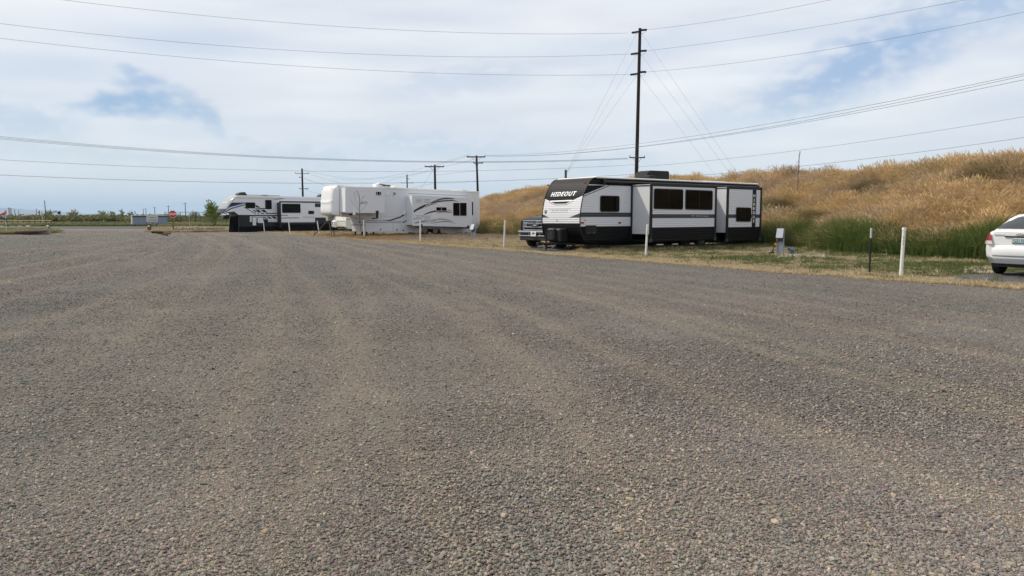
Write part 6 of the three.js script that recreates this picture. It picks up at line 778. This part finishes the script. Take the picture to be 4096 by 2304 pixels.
{
  const R = rng(91), A = [], B = [], G = [];
  for (let k = 0; k < 6200; k++) { const Z = 160 + 380 * Math.pow(R(), 1.5), px = -80 + R() * 1060, x = (px - 2048) / FOC * Z, n = fbm(x * 0.02, Z * 0.03, 4), sage = R() < 0.6, h = (sage ? 0.55 + 0.5 * R() : 0.8 + 0.9 * R()) * lerp(0.45, 1.35, sm(0.3, 0.7, n)) * lerp(0.72, 1.05, sm(160, 320, Z)) * (px > 90 && px < 125 && Z > 200 ? 0.5 : 1), c = sage ? lerp3([0.19, 0.19, 0.115], [0.32, 0.30, 0.18], R()) : lerp3([0.065, 0.08, 0.028], [0.19, 0.18, 0.07], R() * n * 1.6); (sage ? A : B).push([x, -0.1, -Z, R() * 6.28, 0, 0, h * (1.2 + R()), h, h * (1.2 + R()), ...c]); }
  cover('sagebrush', 'grey-green sagebrush covering the plain beyond the fence', 'scrub', leafBall(5, 150, 0.16, 0.6, 0.5), blade(), A); cover('scrub', 'dark olive scrub bushes massed across the plain beyond the fence', 'scrub', leafBall(6, 170, 0.15, 0.75, 0.62), blade(), B);
  for (let k = 0; k < 9000; k++) { const Z = 110 + 62 * R(), px = -80 + R() * 1000, x = (px - 2048) / FOC * Z, n = fbm(x * 0.08, Z * 0.1, 4), dry = sm(0.42, 0.62, n) , c = lerp3([0.085, 0.115, 0.028], [0.30, 0.25, 0.11], dry * (0.4 + 0.6 * R())), h = 0.35 + 0.4 * R() * (n + 0.3); G.push([x, -0.08, -Z, R() * 6.28, 0, 0, 2.2, h, 2.2, ...c]); }
  for (const [isl, n] of [[islandL, 1500], [islandR, 900]]) for (let k = 0; k < n; k++) { const px = lerp(isl[0][0], Math.max(...isl.map(p => p[0])), R()), py = lerp(914, 938, R()), p = at(px, py); let ins = false; for (let i = 0, j = isl.length - 1; i < isl.length; j = i++) if ((isl[i][1] > py) !== (isl[j][1] > py) && px < (isl[j][0] - isl[i][0]) * (py - isl[i][1]) / (isl[j][1] - isl[i][1]) + isl[i][0]) ins = !ins; if (!ins) continue; const c = lerp3([0.12, 0.13, 0.04], [0.36, 0.29, 0.17], isl === islandL ? sm(0.3, 0.6, fbm(px * 0.05, py * 0.2)) * R() : 0.5 + 0.5 * R()); G.push([p.x, 0.05, p.z, R() * 6, 0, 0, 1.2, 0.12 + 0.22 * R(), 1.2, ...c]); }
  cover('field_grass', 'rough green and yellow grass of the verges and the field beyond the road', 'grass', tuftGeo(17, 36, 0.4, 0.8, 0.03, 0.7), blade(), G);
  const rk = []; for (let k = 0; k < 500; k++) { const p = at(700 + R() * 195, 917 + R() * 9), r = 0.04 + 0.14 * R() * R(), w = 0.7 + 0.5 * R(); rk.push([p.x, 0.2 + 0.1 * R(), p.z, R() * 6, R(), R(), r * 1.3, r, r, 0.26 * w, 0.21 * w, 0.155 * w]); } for (let k = 0; k < 16; k++) { const p = at(-10 + R() * 130, 906 + R() * 2), r = 0.05 + 0.08 * R(), w = 0.9 + 0.3 * R(); rk.push([p.x, 0.05, p.z, R() * 6, R(), R(), r * 1.5, r, r, 0.5 * w, 0.48 * w, 0.43 * w]); }
  cover('rubble', 'broken earth clods and pale stones along the entrance verges', 'rubble', new THREE.IcosahedronGeometry(1, 0), M(0xffffff, 1), rk);
}
function tree(b, H, w, label, stems, leaf, seed, leaves, name = 'tree', group) {
  const R = rng(seed), g = thing(name, label, 'tree', b, 0, group), gs = [], tips = [];
  for (let s = 0; s < stems; s++) { const a = s / stems * 6.28 + R(), lean = stems > 1 ? 0.5 : 0.1, p0 = V(Math.cos(a) * 0.06, -0.05, Math.sin(a) * 0.06), p1 = V(Math.cos(a) * w * lean * 0.5, H * 0.45, Math.sin(a) * w * lean * 0.5), p2 = V(Math.cos(a) * w * lean, H * (0.72 + 0.2 * R()), Math.sin(a) * w * lean); gs.push(rod(p0, p1, H * 0.014, H * 0.010, 6), rod(p1, p2, H * 0.010, H * 0.004, 6)); tips.push(p2); for (let k = 0; k < 6; k++) { const f = p0.clone().lerp(p1, 0.5 + R() * 0.5).lerp(p2, R()), q = f.clone().add(V((R() - 0.5) * w * 1.1, H * (0.12 + 0.2 * R()), (R() - 0.5) * w * 1.1)); gs.push(rod(f, q, H * 0.005, H * 0.002, 5)); tips.push(q); } }
  mesh('trunk', gs, M(0x4a3f34, 0.95), g);
  const P = [], I = [], N = []; for (let k = 0; k < leaves; k++) { const t = tips[Math.floor(R() * tips.length)], r = w * 0.42, x = t.x + (R() + R() - 1) * r, y = Math.max(H * 0.2, t.y + (R() + R() - 1.1) * r * 1.0), z = t.z + (R() + R() - 1) * r, s = leaf * (0.6 + 0.8 * R()), a = V(R() - 0.5, R() * 0.8 + 0.1, R() - 0.5).normalize().multiplyScalar(s), b2 = V(R() - 0.5, R() - 0.5, R() - 0.5).normalize().multiplyScalar(s * 0.32), o = P.length / 3; P.push(x, y, z, x + a.x / 2 + b2.x, y + a.y / 2 + b2.y, z + a.z / 2 + b2.z, x + a.x, y + a.y, z + a.z, x + a.x / 2 - b2.x, y + a.y / 2 - b2.y, z + a.z / 2 - b2.z); I.push(o, o + 1, o + 2, o, o + 2, o + 3); }
  if (leaves) { const q = new THREE.BufferGeometry(); q.setAttribute('position', new THREE.Float32BufferAttribute(P, 3)); q.setIndex(I); q.computeVertexNormals(); mesh('crown', q, M(name === 'tree' ? 0x6f8138 : 0x7c8152, 0.85, 0, { side: THREE.DoubleSide }), g); }
  return g;
}
{ const b = at(858, 917); tree(b, 2.55, 0.95, 'green willowy tree beside the grey nose of the black-skirted fifth-wheel', 6, 0.22, 5, 1700); }
for (const [px, ty, w, sd] of [[199, 853, 2.2, 1], [214, 852, 2.4, 2], [293, 856, 2, 3], [308, 854, 2.6, 4], [406, 853, 1.6, 5], [424, 853, 2.2, 6], [455, 853, 2.4, 7], [495, 852, 1.6, 8], [531, 855, 2.4, 9], [782, 858, 2.6, 10]]) { const Z = 215, b = atZ(px, 886, Z); b.y = 0; b.x = (px - 2048) / FOC * Z; tree(b, 1.5 + (864 - ty) / 3000 * Z + 0.35, w * 0.55, 'wispy young tree standing above the distant scrub', 2, 0.42, sd * 7, 130, 'scrub_tree', 'wispy trees above the distant scrub'); }
// the bare sapling beside its stake
{
  const b = at(1446, 951), s = 3000 / -b.z, g = thing('sapling', 'thin bare sapling with upright twigs before the white fifth-wheel', 'tree', b), X = (x, y) => V((x - 1446) / s, atZ(x, y, -b.z).y, 0), bark = M(0x5d544b, 0.9);
  mesh('trunk', [tube([X(1446, 951), X(1442, 890), X(1440, 845), X(1441, 800), X(1438, 775), X(1430, 763)].map((p, i) => p), 0.019, 30, 6)], bark, g);
  const R = rng(5); for (const br of [[[1440, 845], [1425, 825], [1410, 805], [1404, 792]], [[1438, 840], [1434, 815], [1424, 790], [1420, 768]], [[1441, 848], [1452, 835], [1462, 825], [1466, 818]], [[1440, 800], [1452, 792], [1462, 784], [1466, 780]], [[1441, 805], [1450, 798], [1456, 785]], [[1440, 830], [1446, 815], [1450, 800]], [[1439, 790], [1428, 778], [1422, 768]]]) { const z = (R() - 0.5) * 0.8; mesh('branch', tube(br.map(([x, y], i) => { const p = X(x, y); p.z = z * i / 3; return p; }), 0.007, 16, 5), bark, g); }
  mesh('tie', [rod(X(1442, 885).add(V(-0.05, 0, 0.02)), X(1442, 892).add(V(-0.05, 0, 0.02)), 0.03), rod(X(1442, 887), X(1455, 889), 0.008)], mt.black, g);
}
renderer.render(scene, camera);
